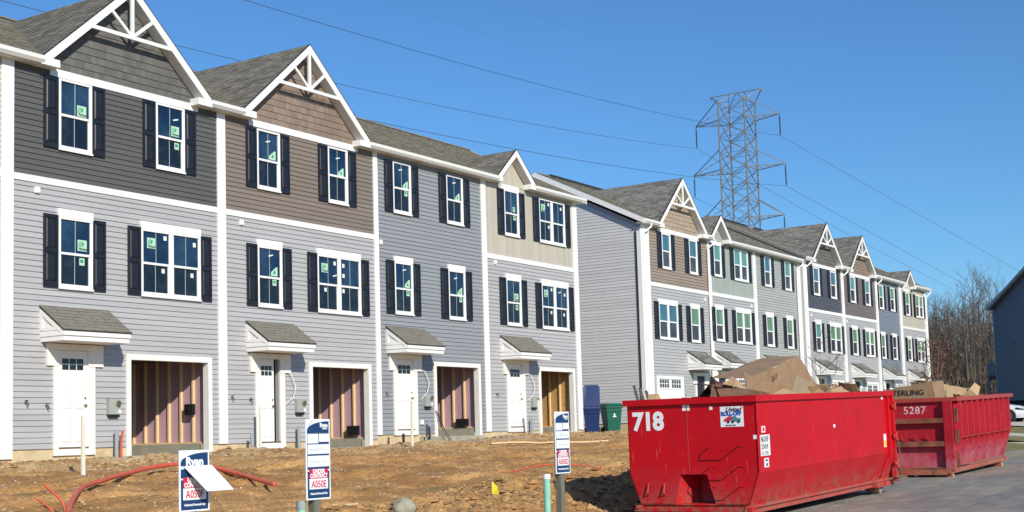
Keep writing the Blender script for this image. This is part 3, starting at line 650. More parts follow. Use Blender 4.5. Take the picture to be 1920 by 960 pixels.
def garage_door(root, x0, x1, zt, zb, wy):
    c = MB(); c.box(x0-.13, x0, wy-.06, wy, zb, zt+.12); c.box(x1, x1+.13, wy-.06, wy, zb, zt+.12); c.box(x0, x1, wy-.06, wy, zt, zt+.12); c.build('garage_casing', white, root)
    d = MB(); h = (zt-zb)/4
    for i in range(4):
        d.box(x0, x1, wy-.03, wy-.005, zb+h*i+.006, zb+h*(i+1)-.006)
        if i < 3:
            for j in range(4):
                a = x0+(x1-x0)*(j+.08)/4; b = x0+(x1-x0)*(j+.92)/4; d.box(a, b, wy-.038, wy-.031, zb+h*i+.09, zb+h*(i+1)-.09)
    gd = d.build('garage_door', white, root)
    for j in range(2):
        for i in range(4):
            for q in range(2):
                a = x0+(x1-x0)*(.06+.5*j+.1*i); z = zt-h+.08+q*.18
                p = MB(); p.box(a, a+(x1-x0)*.075, wy-.036, wy-.031, z, z+.15); p.build('door_light', glass_far, gd)
def downspout(root, x, wy, ze, zb):
    d = MB(); d.tube([(x+.28, wy-.33, ze-.16), (x+.27, wy-.33, ze-.28), (x, wy-.09, ze-.56), (x, wy-.09, zb)], .045, 6); d.build('downspout', white, root)

def townhouse(label, x0, x1, wy, zb, zlow, zup, beltz, lower, upper, low, ups, bl, br, can, door, gar, fine, sm,
              roof, gables, gopen=None, batt=False, marks=None, glz=None, vent=None, zg=None, rake=None, rvent=None, met=None, ds=None, dark=False, ajar=False, end_r=None, end_l=None):
    root = thing('townhouse', (x0, wy, zb), label, 'house', 'terraced townhouses')
    xi0, xi1 = x0+bl, x1-br
    zt = roof['ze']-.165
    holes = [(a, b, zlow[0], zlow[2]) for a, b, _ in low]+[(a, b, zup[0], zup[1]) for a, b, _ in ups]
    if door: holes.append((door[0]-.1, door[1]+.18, zb-.4, door[2]+.1))
    if gar: holes.append((gar[0]-.1, gar[1]+.1, zb-1, gar[2]+.1))
    solid = [(gar[0], gar[1], zb-1, gar[2])] if gopen else []
    if ajar: solid.append((door[1]-.24, door[1], zb-.2, door[2]))
    bw = MB()
    for a, b, c, d in subdiv(x0, x1, zb, zt+.12, solid): bw.box(a, b, wy, wy+.12, c, d)
    bw.box(x0, x1, wy+10, wy+10.1, zb, zt)
    for x, e in ((x0, .04), (x1, -.04)):
        bw.prism([(x, wy+.12, zb), (x, wy+10, zb), (x, wy+10, zt), (x, wy+5, zt+5*SL), (x, wy+.12, zt+.05)], [(x+e, wy+.12, zb), (x+e, wy+10, zb), (x+e, wy+10, zt), (x+e, wy+5, zt+5*SL), (x+e, wy+.12, zt+.05)])
    bw.build('wall', lower, root)
    fo = MB()
    for a, b, c, d in subdiv(x0, x1, zb-1.3, zb, [(gar[0]-.0, gar[1], zb-2, zb+1)] if gopen else []): fo.box(a, b, wy+.012, wy+.25, c, d)
    if gopen: fo.box(gar[0], gar[1], wy+.012, wy+.25, zb-1.3, zb-.22)
    fo.build('foundation', foundation, root)
    b0, b1 = beltz if beltz else (None, None)
    if beltz:
        siding(root, xi0, xi1, zb, b0, holes, wy, lower, fine)
        if batt: batten(root, xi0, xi1, b1, zt, holes, wy, upper)
        else: siding(root, xi0, xi1, b1, zt, holes, wy, upper, fine, zref=zb)
        bb = MB(); bb.box(xi0, xi1, wy-.04, wy, b0, b1); bb.build('belt_board', white, root)
    else: siding(root, xi0, xi1, zb, zt, holes, wy, lower, fine)
    if bl:
        c = MB(); c.box(x0, xi0, wy-.05, wy, zb if zg is None else zg, zt); c.build('corner_board', white, root)
    if br:
        c = MB(); c.box(xi1, x1, wy-.05, wy, zb, zt); c.build('corner_board', white, root)
    gu, gl = glz or ([glass]*8, [glass_l]*8)
    gi = 0; marks = marks or {}
    for a, b, dbl in low:
        window(root, a, b, zlow[0], zlow[1], wy, gu[gi], gl[gi], zlow[2], dbl, marks.get(gi, ()), fine)
        shutter(root, a-.40, a-.01, zlow[0], zlow[1]+.03, wy); shutter(root, b+.01, b+.38, zlow[0], zlow[1]+.03, wy); gi += 1
    for a, b, dbl in ups:
        window(root, a, b, zup[0], zup[1], wy, gu[gi], gl[gi], None, dbl, marks.get(gi, ()), fine)
        shutter(root, a-.40, a-.01, zup[0], zup[1], wy); shutter(root, b+.01, b+.38, zup[0], zup[1], wy); gi += 1
    if can: canopy(root, can[0], can[1], can[2], wy, sm, fine)
    if door: entry_door(root, door[0], door[1], door[3], door[2], wy, ajar, dark)
    if gar:
        if gopen: garage_room(root, gar[0], gar[1], gar[2], gar[3], wy, gopen)
        else: garage_door(root, gar[0], gar[1], gar[2], gar[3], wy)
    if met: meter(root, met[0], met[1], wy)
    if vent: v = MB(); v.box(vent[0], vent[0]+.13, wy-.06, wy, vent[1], vent[1]+.14); v.box(vent[0]+.02, vent[0]+.11, wy-.075, wy-.061, vent[1]+.02, vent[1]+.12); v.build('wall_vent', white, root)
    main_roof(root, x0-(.25 if rake and any(s < 0 for _, s in rake) else 0), x1+(.25 if rake and any(s > 0 for _, s in rake) else 0), wy, roof['ze'], [(g[0]-g[1]+.02, g[0]+g[1]-.02) for g in gables], sm, 30.+roof.get('dy', 0), rake, rvent)
    for g in gables:
        gable(root, g[0], g[1], g[2], g[3], wy, g[4], g[5], sm, fine, g[6], g[7], roof['ze'])
    if ds:
        for q in ds: downspout(root, q, wy, roof['ze'], zb+.1)
    return root

# ------------------------------------------------------------------ the two terraces
G_, L_ = glass, glass_l
RF1 = dict(ze=10.42); RF2 = dict(ze=10.27, dy=-.2)
townhouse('townhouse end cut off at the left edge, beige siding', 11.9, 18.03, 25, 1.6, (5.23, 6.88, 7.06), (8.43, 10.09), (7.57, 7.72), sid_beige, sid_beige,
          [], [], .3, 0, None, None, None, False, shingle, RF1, [], rake=[(11.65, -1)], rvent=(13, 18))
townhouse('townhouse with charcoal top storey and gable, nearest on the left', 18.03, 24.50, 25, 1.6, (5.23, 6.87, 7.06), (8.43, 10.09), (7.57, 7.72), sid_lav, sid_char,
          [(19.53, 20.49, 0), (21.94, 23.88, 1)], [(19.53, 20.47, 0), (22.42, 23.37, 0)], .31, 0, (19.08, 20.92, 4.83), (19.54, 20.36, 3.82, 1.62), (21.62, 24.12, 3.67, 1.36), True, shingle,
          RF1, [(21.47, 2.58, 10.42, 12.74, 'truss', shk_char, (19.31, 23.85), 10.28)], gopen='pink', vent=(18.90, 7.33), zg=1.4, met=(20.90, 2.36),
          marks={0: [('P', .70, .63), ('l', .70, .40)], 1: [('P', .17, .80), ('w', .40, .90), ('w', .90, .86), ('w', .37, .40), ('w', .86, .38)], 2: [('P', .70, .60)], 3: [('P', .68, .62), ('d', .70, .80), ('l', .74, .40)]})
townhouse('townhouse with brown top storey and gable, door ajar', 24.50, 30.92, 25, 1.6, (5.23, 6.87, 7.05), (8.43, 10.07), (7.57, 7.72), sid_lav, sid_brown,
          [(25.94, 26.89, 0), (28.33, 30.24, 1)], [(25.96, 26.86, 0), (28.85, 29.73, 0)], .29, 0, (25.53, 27.30, 4.85), (25.95, 26.74, 3.83, 1.62), (28.07, 30.52, 3.68, 1.38), True, shingle,
          RF1, [(27.84, 2.62, 10.43, 12.76, 'truss', shk_brown, (25.69, 30.22), 10.28)], gopen='pink', vent=(25.30, 7.35), met=(27.33, 2.40), ajar=True,
          marks={0: [('T', .68, .60), ('l', .70, .42), ('d', .55, .86)], 1: [('P', .17, .78), ('w', .40, .88), ('d', .40, .66), ('w', .60, .86), ('w', .60, .68), ('w', .19, .40), ('w', .60, .41)], 2: [('d', .5, .82), ('T', .68, .60)], 3: [('d', .52, .82), ('T', .66, .58)]})
townhouse('townhouse all in blue-grey siding with no gable', 30.92, 36.64, 25, 1.73, (5.39, 6.99, 7.17), (8.51, 10.11), None, sid_blue, sid_blue,
          [(31.85, 32.77, 0), (34.65, 35.59, 0)], [(31.86, 32.77, 0), (34.65, 35.58, 0)], .2, 0, (31.43, 33.27, 5.02), (31.84, 32.68, 4.02, 1.88), (33.89, 36.22, 3.86, 1.62), True, shingle,
          RF1, [], gopen='pink', vent=(31.16, 7.45), met=(33.2, 2.58), rvent=(31.0, 36.0),
          marks={0: [('T', .70, .60), ('l', .74, .42), ('d', .55, .86)], 1: [('d', .45, .84), ('T', .68, .58), ('l', .74, .42)], 2: [('d', .45, .86), ('T', .7, .58), ('l', .74, .42)], 3: [('d', .5, .86), ('T', .68, .58)]})
townhouse('townhouse with beige vertical-sided top storey, right end of the near terrace', 36.64, 43.0, 25, 1.75, (5.38, 6.98, 7.16), (8.50, 10.10), (7.60, 7.76), sid_lav, sid_beige,
          [(38.04, 38.98, 0), (40.34, 42.2, 1)], [(38.05, 38.98, 0), (40.33, 42.12, 1)], .28, .3, (37.64, 39.55, 5.03), (38.06, 38.88, 4.05, 1.9), (40.12, 42.38, 3.86, 1.6), True, shingle,
          RF1, [(38.50, 1.19, 10.45, 11.51, 'plain', sid_beige, (37.95, 39.05), 10.27)], gopen='osb', batt=True, vent=(37.35, 7.42), met=(39.42, 2.56), rake=[(43.25, 1)],
          marks={0: [('P', .68, .62), ('l', .72, .40)], 1: [('P', .17, .80), ('w', .38, .90), ('d', .68, .86), ('w', .87, .82), ('w', .36, .38), ('w', .84, .36)], 2: [('l', .68, .60), ('l', .72, .42)], 3: [('P', .17, .80), ('w', .38, .90), ('w', .86, .86), ('w', .38, .38)]})
GF = glass_far
root_a = townhouse('townhouse with tan-brown top storey and gable, left end of the far terrace', 48.2, 54.62, 25, 1.97, (5.42, 6.95, 7.10), (8.42, 9.94), (7.60, 7.76), sid_lav, sid_tan,
          [(49.55, 51.34, 1), (52.59, 53.53, 0)], [(50.05, 50.89, 0), (52.68, 53.52, 0)], .70, 0, (52.2, 53.95, 5.04), (52.95, 53.75, 3.95, 2.1), (49.29, 51.50, 3.76, 2.0), False, shingle2,
          RF2, [(51.75, 2.37, 10.27, 12.47, 'truss', shk_tan, (49.75, 53.75), 10.13)], glz=([glass_blue, glass_green, glass_blue, glass_blue], [GF]*4), rake=[(47.95, -1)], ds=[48.33], dark=True, rvent=(49, 54), vent=(54.1, 7.3))
# left flank of the far terrace: lap boards running back, cut by the roof slope
mb = MB(); z = 1.97; WX = 48.2
def flank_y(z): return 25.05 if z < 9.95 else 25.05+(z-9.95)/SL
while z < 12.7:
    ya = flank_y(z); yb_ = 35-(ya-25); yb2 = 35-(flank_y(z+RV)-25)
    if yb_ > ya:
        ya2 = flank_y(z+RV)
        mb.quad((WX-.018, ya, z), (WX-.018, yb_, z), (WX-.004, yb2, z+RV), (WX-.004, ya2, z+RV))
        mb.quad((WX, ya, z), (WX, yb_, z), (WX-.018, yb_, z), (WX-.018, ya, z))
    z += RV
mb.build('side_siding', sid_side, root_a, kind='stuff')
mb = MB(); mb.box(WX-.045, WX, 24.95, 25.14, 1.97, 9.95); mb.build('corner_board', white, root_a)
mb = MB(); mb.box(WX-.05, WX-.0, 25.142, 25.22, 1.97, 9.8); mb.build('corner_shadow_strip', drip, root_a)  # dark strip standing in for the shadow beside the corner board
mb = MB(); mb.box(WX+.02, WX+.25, 25.0, 35, .4, 1.97); mb.build('side_foundation', foundation, root_a)
townhouse('townhouse with sage vertical-sided top storey and small gable', 54.62, 59.77, 25, 1.97, (5.58, 7.08, 7.24), (8.54, 10.02), (7.62, 7.78), sid_lav, sid_sage,
          [(55.18, 56.1, 0), (57.45, 59.26, 1)], [(55.25, 56.08, 0), (57.5, 59.15, 1)], .3, 0, (54.96, 56.55, 5.18), (55.2, 56.0, 4.1, 2.1), (57.4, 59.4, 3.95, 2.0), False, shingle2,
          RF2, [(55.60, 1.08, 10.30, 11.32, 'plain', sid_sage, (55.05, 56.2), 10.12)], batt=True, glz=([glass_green, glass_green, glass_teal, glass_teal], [GF]*4), ds=[54.55], dark=True, vent=(59.3, 7.35))
townhouse('townhouse all in pale sage siding, no gable, beside the roof step', 59.77, 65.95, 25, 1.97, (5.58, 7.08, 7.26), (8.54, 10.02), None, sid_sage2, sid_sage2,
          [(61.1, 62.05, 0), (63.75, 64.64, 0)], [(61.15, 62.0, 0), (63.8, 64.66, 0)], .33, .25, (60.73, 62.5, 5.18), (61.1, 61.9, 4.1, 2.1), (63.0, 65.2, 3.95, 2.0), False, shingle2,
          RF2, [], glz=([glass_green, glass_green, glass_blue, glass_teal], [GF]*4), ds=[65.4], dark=True)
RF3 = dict(ze=10.42)
townhouse('townhouse with slate top storey and gable, just past the roof step', 65.95, 71.65, 24.8, 2.0, (5.54, 7.05, 7.22), (8.54, 10.03), (7.62, 7.79), sid_lav, sid_navy,
          [(67.31, 68.2, 0), (69.5, 71.3, 1)], [(67.31, 68.24, 0), (69.9, 70.85, 0)], .45, 0, (67.05, 68.95, 5.15), (67.4, 68.2, 4.1, 2.1), (69.3, 71.3, 3.95, 2.0), False, shingle2,
          RF3, [(69.0, 2.33, 10.41, 12.52, 'truss', shk_char, (67.2, 70.95), 10.24)], glz=([glass_teal, glass_green, glass_blue, glass_blue], [GF]*4), rake=[(65.85, -1)], ds=[66.1], dark=True, rvent=(66.5, 71), vent=(66.75, 7.35))
townhouse('townhouse with mauve-brown top storey and gable in the far terrace', 71.65, 77.6, 24.8, 2.0, (5.55, 7.05, 7.22), (8.54, 10.02), (7.60, 7.77), sid_lav, sid_mauve,
          [(73.1, 74.0, 0), (75.35, 77.0, 1)], [(73.1, 74.03, 0), (75.7, 76.6, 0)], .42, 0, (72.8, 74.7, 5.12), (73.1, 73.95, 4.05, 2.1), (75.2, 77.2, 3.95, 2.0), False, shingle2,
          RF3, [(74.84, 2.29, 10.39, 12.49, 'truss', shk_brown, (73.0, 76.75), 10.22)], glz=([glass_green, glass_green, glass_teal, glass_teal], [GF]*4), ds=[71.75], dark=True, rvent=(72, 77), vent=(72.25, 7.33))
townhouse('townhouse all in steel-blue siding, second from the far end', 77.6, 82.2, 24.8, 2.0, (5.52, 6.97, 7.13), (8.5, 9.95), None, sid_slate2, sid_slate2,
          [(78.25, 79.05, 0), (80.4, 81.3, 0)], [(78.25, 79.1, 0), (80.4, 81.3, 0)], .38, 0, (78.35, 80.0, 5.1), (78.6, 79.4, 4.05, 2.1), (80.2, 81.9, 3.95, 2.0), False, shingle2,
          RF3, [], glz=([glass_green, glass_far, glass_teal, glass_green], [GF]*4), ds=[77.7], dark=True)
townhouse('townhouse with beige top storey and small gable, last one at the far end', 82.2, 88.05, 24.8, 2.0, (5.53, 6.97, 7.12), (8.42, 9.87), (7.55, 7.70), sid_lav, sid_beige,
          [(83.5, 84.35, 0), (85.55, 87.2, 1)], [(83.5, 84.4, 0), (85.65, 87.35, 1)], .5, .33, (83.4, 85.2, 5.05), (83.7, 84.5, 4.0, 2.1), (85.6, 87.4, 3.95, 2.0), False, shingle2,
          RF3, [(83.9, 1.12, 10.34, 11.27, 'plain', sid_beige, (83.3, 84.5), 10.1)], batt=True, glz=([glass_green]*4, [GF]*4), rake=[(88.3, 1)], ds=[82.3, 87.9], dark=True)

# ------------------------------------------------------------------ small fittings on the near terrace
H1 = [o for o in COL.objects if o.name.startswith('townhouse')]
near = {round(o.location.x, 2): o for o in H1}
for hx, pts in ((18.03, [(18.68, 2.62), (19.22, 2.55)]), (24.50, [(24.95, 2.78), (25.62, 2.72)]), (30.92, [(31.35, 2.95)]), (36.64, [(37.3, 2.98)])):
    for x, z in pts: spigot(near[hx], x, z, 25)
for hx, x, z in ((24.50, 27.05, 3.55), (30.92, 33.15, 3.75), (36.64, 39.35, 3.75)):
    m = MB(); m.tube([(x, 24.97, z), (x+.1, 24.9, z-.15), (x+.22, 24.86, z-.45), (x+.12, 24.88, z-.75), (x-.12, 24.93, z-.95)], .012, 5); m.build('loose_cable', stick_w, near[hx])
for hx, x in ((18.03, 21.05), (24.5, 27.3), (30.92, 33.25), (36.64, 39.2)):
    z0 = float(house_z(x))-.1; m = MB(); m.tube([(x, 24.80, z0), (x, 24.80, z0+.75)], .045, 8); m.build('conduit_pipe', pvc, near[hx])
m = MB(); m.tube([(21.16, 24.78, 1.3), (21.18, 24.78, 1.75), (21.2, 24.76, 1.98)], .03, 7); m.build('conduit_stub', orange, near[18.03])
m = MB(); m.box(32.98, 33.14, 24.93, 24.98, 2.02, 2.16); m.build('outlet_cover', white, near[30.92])
m = MB()
for a in (0, .1): m.tube([(33.75+a, 24.9, 2.45-a), (33.9+a, 24.8, 1.9), (34.05+a, 24.55, 1.4), (34.15+a, 24.5, 1.32)], .018, 5)
m.build('black_cable', wire_ins, near[30.92])
m = MB(); m.box(24.10, 24.20, 25.52, 25.82, 2.36, 2.64); m.tube([(24.1, 25.66, 2.5), (24.07, 25.66, 2.5)], .05, 8); m.build('electrical_box', boxblk, near[18.03])
m = MB(); m.box(30.48, 30.60, 25.4, 25.8, 1.74, 2.02); m.build('electrical_box', boxblk, near[24.5])
m = MB(); m.box(36.18, 36.30, 25.45, 25.9, 1.95, 2.2); m.build('electrical_box', boxblk, near[30.92])

# stakes, white posts and pipes in front of the near terrace
def stake(x, y, z1, r, m, name, label, cat, group=None, lean=(0, 0), square=False):
    t = MB(); z0 = gz(x, y)-.15
    if square: t.bar((x-lean[0]*.2, y, z0), (x+lean[0], y+lean[1], z1), r, r*.6, upv=(0, 1, 0))
    else: t.tube([(x, y, z0), (x+lean[0], y+lean[1], z1)], r, 10)
    return tag(t.build(name, m), label, cat, group)
stake(17.5, 21.6, 2.24, .075, whitepaint, 'white_post', 'white post in the dirt before the door of the charcoal townhouse', 'post', 'white posts by the doors', square=True, lean=(.0, 0))
stake(25.55, 24.55, 2.55, .06, whitepaint, 'white_post', 'slim white post beside the ajar door', 'post', 'white posts by the doors', square=True)
stake(30.52, 23.4, 2.66, .075, whitepaint, 'white_post', 'white post before the door of the blue-grey townhouse', 'post', 'white posts by the doors', square=True, lean=(.03, 0))
stake(38.45, 24.0, 2.78, .08, whitepaint, 'white_post', 'white post leaning beside the plywood-lined garage', 'post', 'white posts by the doors', square=True, lean=(-.12, 0))
stake(25.35, 24.65, 1.85, .05, pvc, 'dark_pipe', 'short dark pipe stub left of the ajar door', 'pipe')
stake(31.6, 24.55, 1.75, .04, boxblk, 'pipe_stub', 'short black pipe stub under the blue-grey townhouse doorstep', 'pipe')
stake(32.9, 24.55, 1.95, .035, boxblk, 'iron_rod', 'dark rod standing right of the blue-grey townhouse door', 'rod')

def walk(pts, r, m, name, label, cat, n=10, sub=10, lift=.0, group=None):
    P = [Vector(p) for p in pts]; out = []
    for i in range(len(P)-1):
        a = P[max(i-1, 0)]; b = P[i]; c = P[i+1]; d = P[min(i+2, len(P)-1)]
        for k in range(sub):
            t = k/sub; out.append(.5*((2*b)+(c-a)*t+(2*a-5*b+4*c-d)*t*t+(3*b-a-3*c+d)*t**3))
    out.append(P[-1]); rs = r
    t = MB()
    if name == 'drain_hose': rs = [r*(1+(.06 if i % 2 else -.03)) for i in range(len(out))]
    t.tube([tuple(p) for p in out], rs, n)
    return tag(t.build(name, m, smooth=True), label, cat, group)

# ------------------------------------------------------------------ yard signs
def yard_sign(x0, zt, label, code, flap=False, y=10.2, h_=.91, lean=0.):
    w_ = .41; z0 = zt-h_
    root = thing('yard_sign', (x0+w_/2, y+.08, gz(x0, y)), label, 'sign', 'estate agent signs on posts')
    if lean: root.rotation_euler = (0, lean, 0)
    p = MB(); p.box(x0+w_*.36, x0+w_*.36+.10, y+.012, y+.11, gz(x0, y)-.3, zt-.12); p.build('post', woodg, root)
    b = MB(); b.box(x0, x0+w_, y, y+.01, z0, zt); pn = b.build('sign_panel', signwhite, root)
    F = y-.0015; G = y-.003; s = MB()
    arc = [(x0+.02+(w_-.04)*(1-math.cos(t)), zt-.125+.10*math.sin(t)) for t in [R(a) for a in range(0, 91, 9)]]+[(x0+w_-.02, zt-.16), (x0+.02, zt-.16)]
    s.pxz(arc, F, y-.0002)
    top = .162 if not flap else .19
    zc = z0+.325                                       # gap between the two printed halves
    s.pxz([(x0+.02, zc+.012), (x0+w_-.02, zc+.012), (x0+w_-.02, zt-top), (x0+.02, zt-top)], F, y-.0002)
    s.pxz([(x0+.02, z0+.018), (x0+w_-.02, z0+.018), (x0+w_-.02, zc-.004), (x0+.02, zc-.004)], F, y-.0002)
    s.build('blue_print', signblue, pn)
    wq = MB()
    if not flap:
        wq.box(x0+.026, x0+w_*.52-.006, G, F-.0001, zt-.275, zt-.168); wq.box(x0+w_*.52+.006, x0+w_-.024, G, F-.0001, zt-.26, zt-.168)
        wq.box(x0+.026, x0+w_-.024, G, F-.0001, zt-.395, zt-.287); wq.box(x0+.026, x0+w_-.024, G, F-.0001, zt-.54, zt-.415)
    wq.box(x0+.048, x0+w_-.048, G, F-.0001, z0+.118, z0+.236); wq.build('white_field', signwhite, pn)
    rq = MB(); rq.box(x0+.048, x0+w_-.048, y-.0045, G-.0001, z0+.237, z0+.346); rq.build('red_field', signred, pn)
    Rx = (R(90), 0, 0)
    text('lettering', 'UNDER', .066, (x0+w_/2, y-.0055, z0+.297), Rx, signwhite, pn, .003, 'CENTER', sx=.92)
    text('lettering', 'CONTRACT', .066, (x0+w_/2, y-.0055, z0+.246), Rx, signwhite, pn, .003, 'CENTER', sx=.80)
    text('lettering', code, .112, (x0+w_/2, y-.0045, z0+.137), Rx, signred, pn, .001, 'CENTER', sx=.84)
    text('lettering', 'Authorized Personnel Only', .032, (x0+w_/2, y-.0035, z0+.058), Rx, signwhite, pn, .0012, 'CENTER', sx=.80)
    if flap: text('lettering', 'Ryan', .125, (x0+.085, y-.0035, zt-.158), Rx, signwhite, pn, .006, sx=.98)
    else:
        text('lettering', 'Ryan', .068, (x0+.235, y-.0035, zt-.092), Rx, signwhite, pn, .003); text('lettering', 'HOMES', .026, (x0+.275, y-.0035, zt-.118), Rx, signwhite, pn, .001)
        k = MB()
        for zz, n_ in ((zt-.345, 9), (zt-.485, 8)): k.tube([(x0+.06+i*.29/(n_*3)*1.0, G-.001, zz+random.uniform(-.017, .017)) for i in range(n_*3)], .0016, 3)
        for a in range(2): k.tube([(x0+.03+.02*a+i*.014, y-.0035, zt-.085+a*.02+i*.012+random.uniform(-.01, .01)) for i in range(6)], .0016, 3)
        k.build('handwriting', pen, pn)
    if flap:
        f = MB(); zf = zt-.165
        f.prism([(x0+.05, y-.01, zf), (x0+w_+.02, y-.01, zf+.005), (x0+w_+.15, y-.20, zf-.255), (x0+.19, y-.20, zf-.255)], [(x0+.05, y-.014, zf+.003), (x0+w_+.02, y-.014, zf+.008), (x0+w_+.15, y-.205, zf-.252), (x0+.19, y-.205, zf-.252)])
        f.build('loose_flap', signwhite, pn)
    return root
yard_sign(9.45, 1.545, 'blue and white sign with a loose white flap hanging over it', 'A050F', flap=True, h_=.62)
yard_sign(11.34, 1.85, 'blue and white sign reading UNDER CONTRACT A050E', 'A050E')
yard_sign(16.74, 1.93, 'blue and white sign reading A050D beside the green pipe top', 'A050D')
# pipes near the signs
t = thing('sewer_pipe', (16.46, 10.2, .0), 'pale green pipe with white rim standing left of the A050D sign', 'pipe')
m = MB(); m.tube([(16.46, 10.2, -.3), (16.47, 10.2, .97)], .05, 16); m.build('pipe', pipeg, t, smooth=False)
m = MB(); m.tube([(16.47, 10.2, .96), (16.47, 10.2, 1.03)], .055, 16); m.build('rim', signwhite, t)
t = thing('sewer_pipe', (11.30, 10.25, 0), 'green pipe with grey top behind the post of the A050E sign', 'pipe')
m = MB(); m.tube([(11.36, 10.3, -.3), (11.36, 10.3, .84)], .05, 16); m.build('pipe', pipeg, t)
m = MB(); m.tube([(11.36, 10.3, .84), (11.36, 10.3, .935)], .056, 16); m.build('cap', pvc, t)

# orange hose over the dirt
hp = [(13.0, 16.4), (14.08, 17.65), (15.39, 19.01), (16.44, 19.78), (17.53, 20.48), (18.9, 21.12), (19.8, 21.25), (19.95, 20.45), (19.7, 19.49), (19.3, 18.53), (18.95, 17.85)]
walk([(x, y, float(H(x, y))+.12+.02*math.sin(i*1.3)) for i, (x, y) in enumerate(hp)], .044, orange, 'drain_hose', 'long orange corrugated hose curving over the dirt', 'hose')
walk([(13.7, 17.3, gz(13.7, 17.3)-.1), (13.75, 17.45, .75), (13.6, 17.55, .95), (13.5, 17.6, 1.06)], .02, orange, 'hose_end', 'taller thin orange tube end sticking up at bottom left', 'tube', 7, 5)
walk([(13.5, 17.2, gz(13.5, 17.2)-.1), (13.4, 17.3, .68), (13.2, 17.4, .86)], .018, orange, 'hose_end', 'shorter orange tube end left of the taller one', 'tube', 7, 5)
walk([(22.6, 14.9, .86), (23.6, 14.8, .96), (24.6, 14.6, .94), (25.4, 14.4, .84), (25.7, 14.3, .68)], .016, orange, 'orange_tubing', 'thin orange tubing behind the A050D sign', 'tube', 6, 6)

# ------------------------------------------------------------------ stones, scraps, flag
def rock(name, x, y, r, m, label, seed, sq=.6, emb=.3):
    rr = random.Random(seed); mb = MB(); n, k = 10, 7; z = gz(x, y); pts = []
    for i in range(k+1):
        for j in range(n):
            th = math.pi*i/k; ph = 2*math.pi*j/n; q = r*(1+rr.uniform(-.16, .16))
            pts.append((x+q*math.sin(th)*math.cos(ph), y+q*math.sin(th)*math.sin(ph)*.8, z-emb*r+sq*r+q*sq*math.cos(th)))
    mb.v = pts
    for i in range(k):
        for j in range(n): a = i*n+j; b = i*n+(j+1) % n; mb.f.append((a, b, b+n, a+n)); mb.m.append(0)
    return tag(mb.build(name, m, smooth=True), label, 'stone')
rock('field_stone', 18.0, 14.0, .23, stone, 'large pale rounded stone at the bottom edge', 4, .8, .35)
m = MB(); x, y = 18.14, 15.5; z = gz(x, y)+.04; m.bar((x-.12, y+.22, z), (x+.16, y-.25, z+.02), .07, .04); tag(m.build('wood_scrap', wood), 'short pale wood offcut on the dirt right of the A050E sign', 'offcut')
m = MB()
lp_ = [(33.6+i*.5, 22.75-i*.3) for i in range(8)]
for (xa, ya), (xc_, yc_) in zip(lp_, lp_[1:]): m.bar((xa, ya, gz(xa, ya)+.05), (xc_, yc_, gz(xc_, yc_)+.05), .06, .04)
tag(m.build('lumber_strip', wood), 'long thin lumber strip lying before the right garages', 'board')
t = thing('marker_flag', (20.37, 13.81, gz(20.37, 13.81)), 'small yellow marker flag in the dirt', 'flag')
z = gz(20.37, 13.81); m = MB(); m.tube([(20.37, 13.81, z-.05), (20.37, 13.81, z+.34)], .006, 5); m.build('wire_stem', steelg, t)
m = MB(); m.prism([(20.37, 13.81, z+.34), (20.37, 13.81, z+.10), (20.50, 13.74, z+.08), (20.43, 13.72, z+.22)], [(20.37, 13.82, z+.34), (20.37, 13.82, z+.10), (20.50, 13.75, z+.08), (20.43, 13.73, z+.22)]); m.build('flag_film', flagy, t)
rs = random.Random(11)
def scatter(name, n, xr, yr, smin, smax, m, flat=.7):
    mb = MB(); k = 0
    while k < n:
        x = rs.uniform(*xr); y = rs.uniform(*yr)
        if not (x*.35 < y < 25 and x < 47.3): continue
        k += 1; s = smin+(smax-smin)*rs.random()**3; z = gz(x, y)-.2*s; a = rs.uniform(0, 6.28); c, d = math.cos(a), math.sin(a)
        P = [(1, 0, 0), (0, 1, 0), (-1, 0, 0), (0, -1, 0)]; i = len(mb.v); q = [rs.uniform(.6, 1.1) for _ in range(6)]
        for j, (px, py, _) in enumerate(P): mb.v.append((x+s*q[j]*(px*c-py*d), y+s*q[j]*(px*d+py*c), z+s*.15*q[j]))
        mb.v.append((x+s*.2, y, z+s*flat*q[4])); mb.v.append((x-s*.3, y+s*.1, z+s*flat*.7*q[5]))
        for f in ((0, 1, 4), (1, 5, 4), (1, 2, 5), (2, 3, 5), (3, 4, 5), (3, 0, 4)): mb.f.append(tuple(i+g for g in f)); mb.m.append(0)
    return tag(mb.build(name, m), kind='stuff')
clod = mat('dirt_clod', (.35, .20, .078), .95, .25, 5, island=.35)
pebb = mat('pale_pebble', (.60, .53, .42), .9, .1, 5, island=.35)
scatter('dirt_clods', 9000, (10, 46), (11.6, 24.9), .012, .07, clod, .5)
scatter('dirt_clods', 7000, (14, 34), (11.8, 15.5), .015, .16, clod, .7)
scatter('dirt_clods', 2600, (16, 46), (22.9, 24.9), .02, .12, clod)
scatter('pebbles', 14000, (10, 46), (11.6, 24.9), .009, .045, pebb, .6)
scatter('dark_crumbs', 6000, (10, 46), (11.6, 24.9), .01, .05, mat('dark_soil', (.15, .075, .03), .95, .2, 5, island=.3), .6)
scatter('pebbles', 2500, (12, 24), (22.5, 24.8), .012, .06, pebb, .5)
scatter('grey_gravel', 1500, (33.5, 37.2), (23.4, 24.8), .015, .05, gravel_m, .6)
scatter('road_grit', 3500, (18, 46), (8.2, 12.6), .008, .04, stone, .5)
m = MB(); m.box(34.5, 36.3, 24.45, 24.9, 1.42, 1.47); tag(m.build('sill_board', pipeg), 'pale green board lying under the blue-grey townhouse garage', 'board')

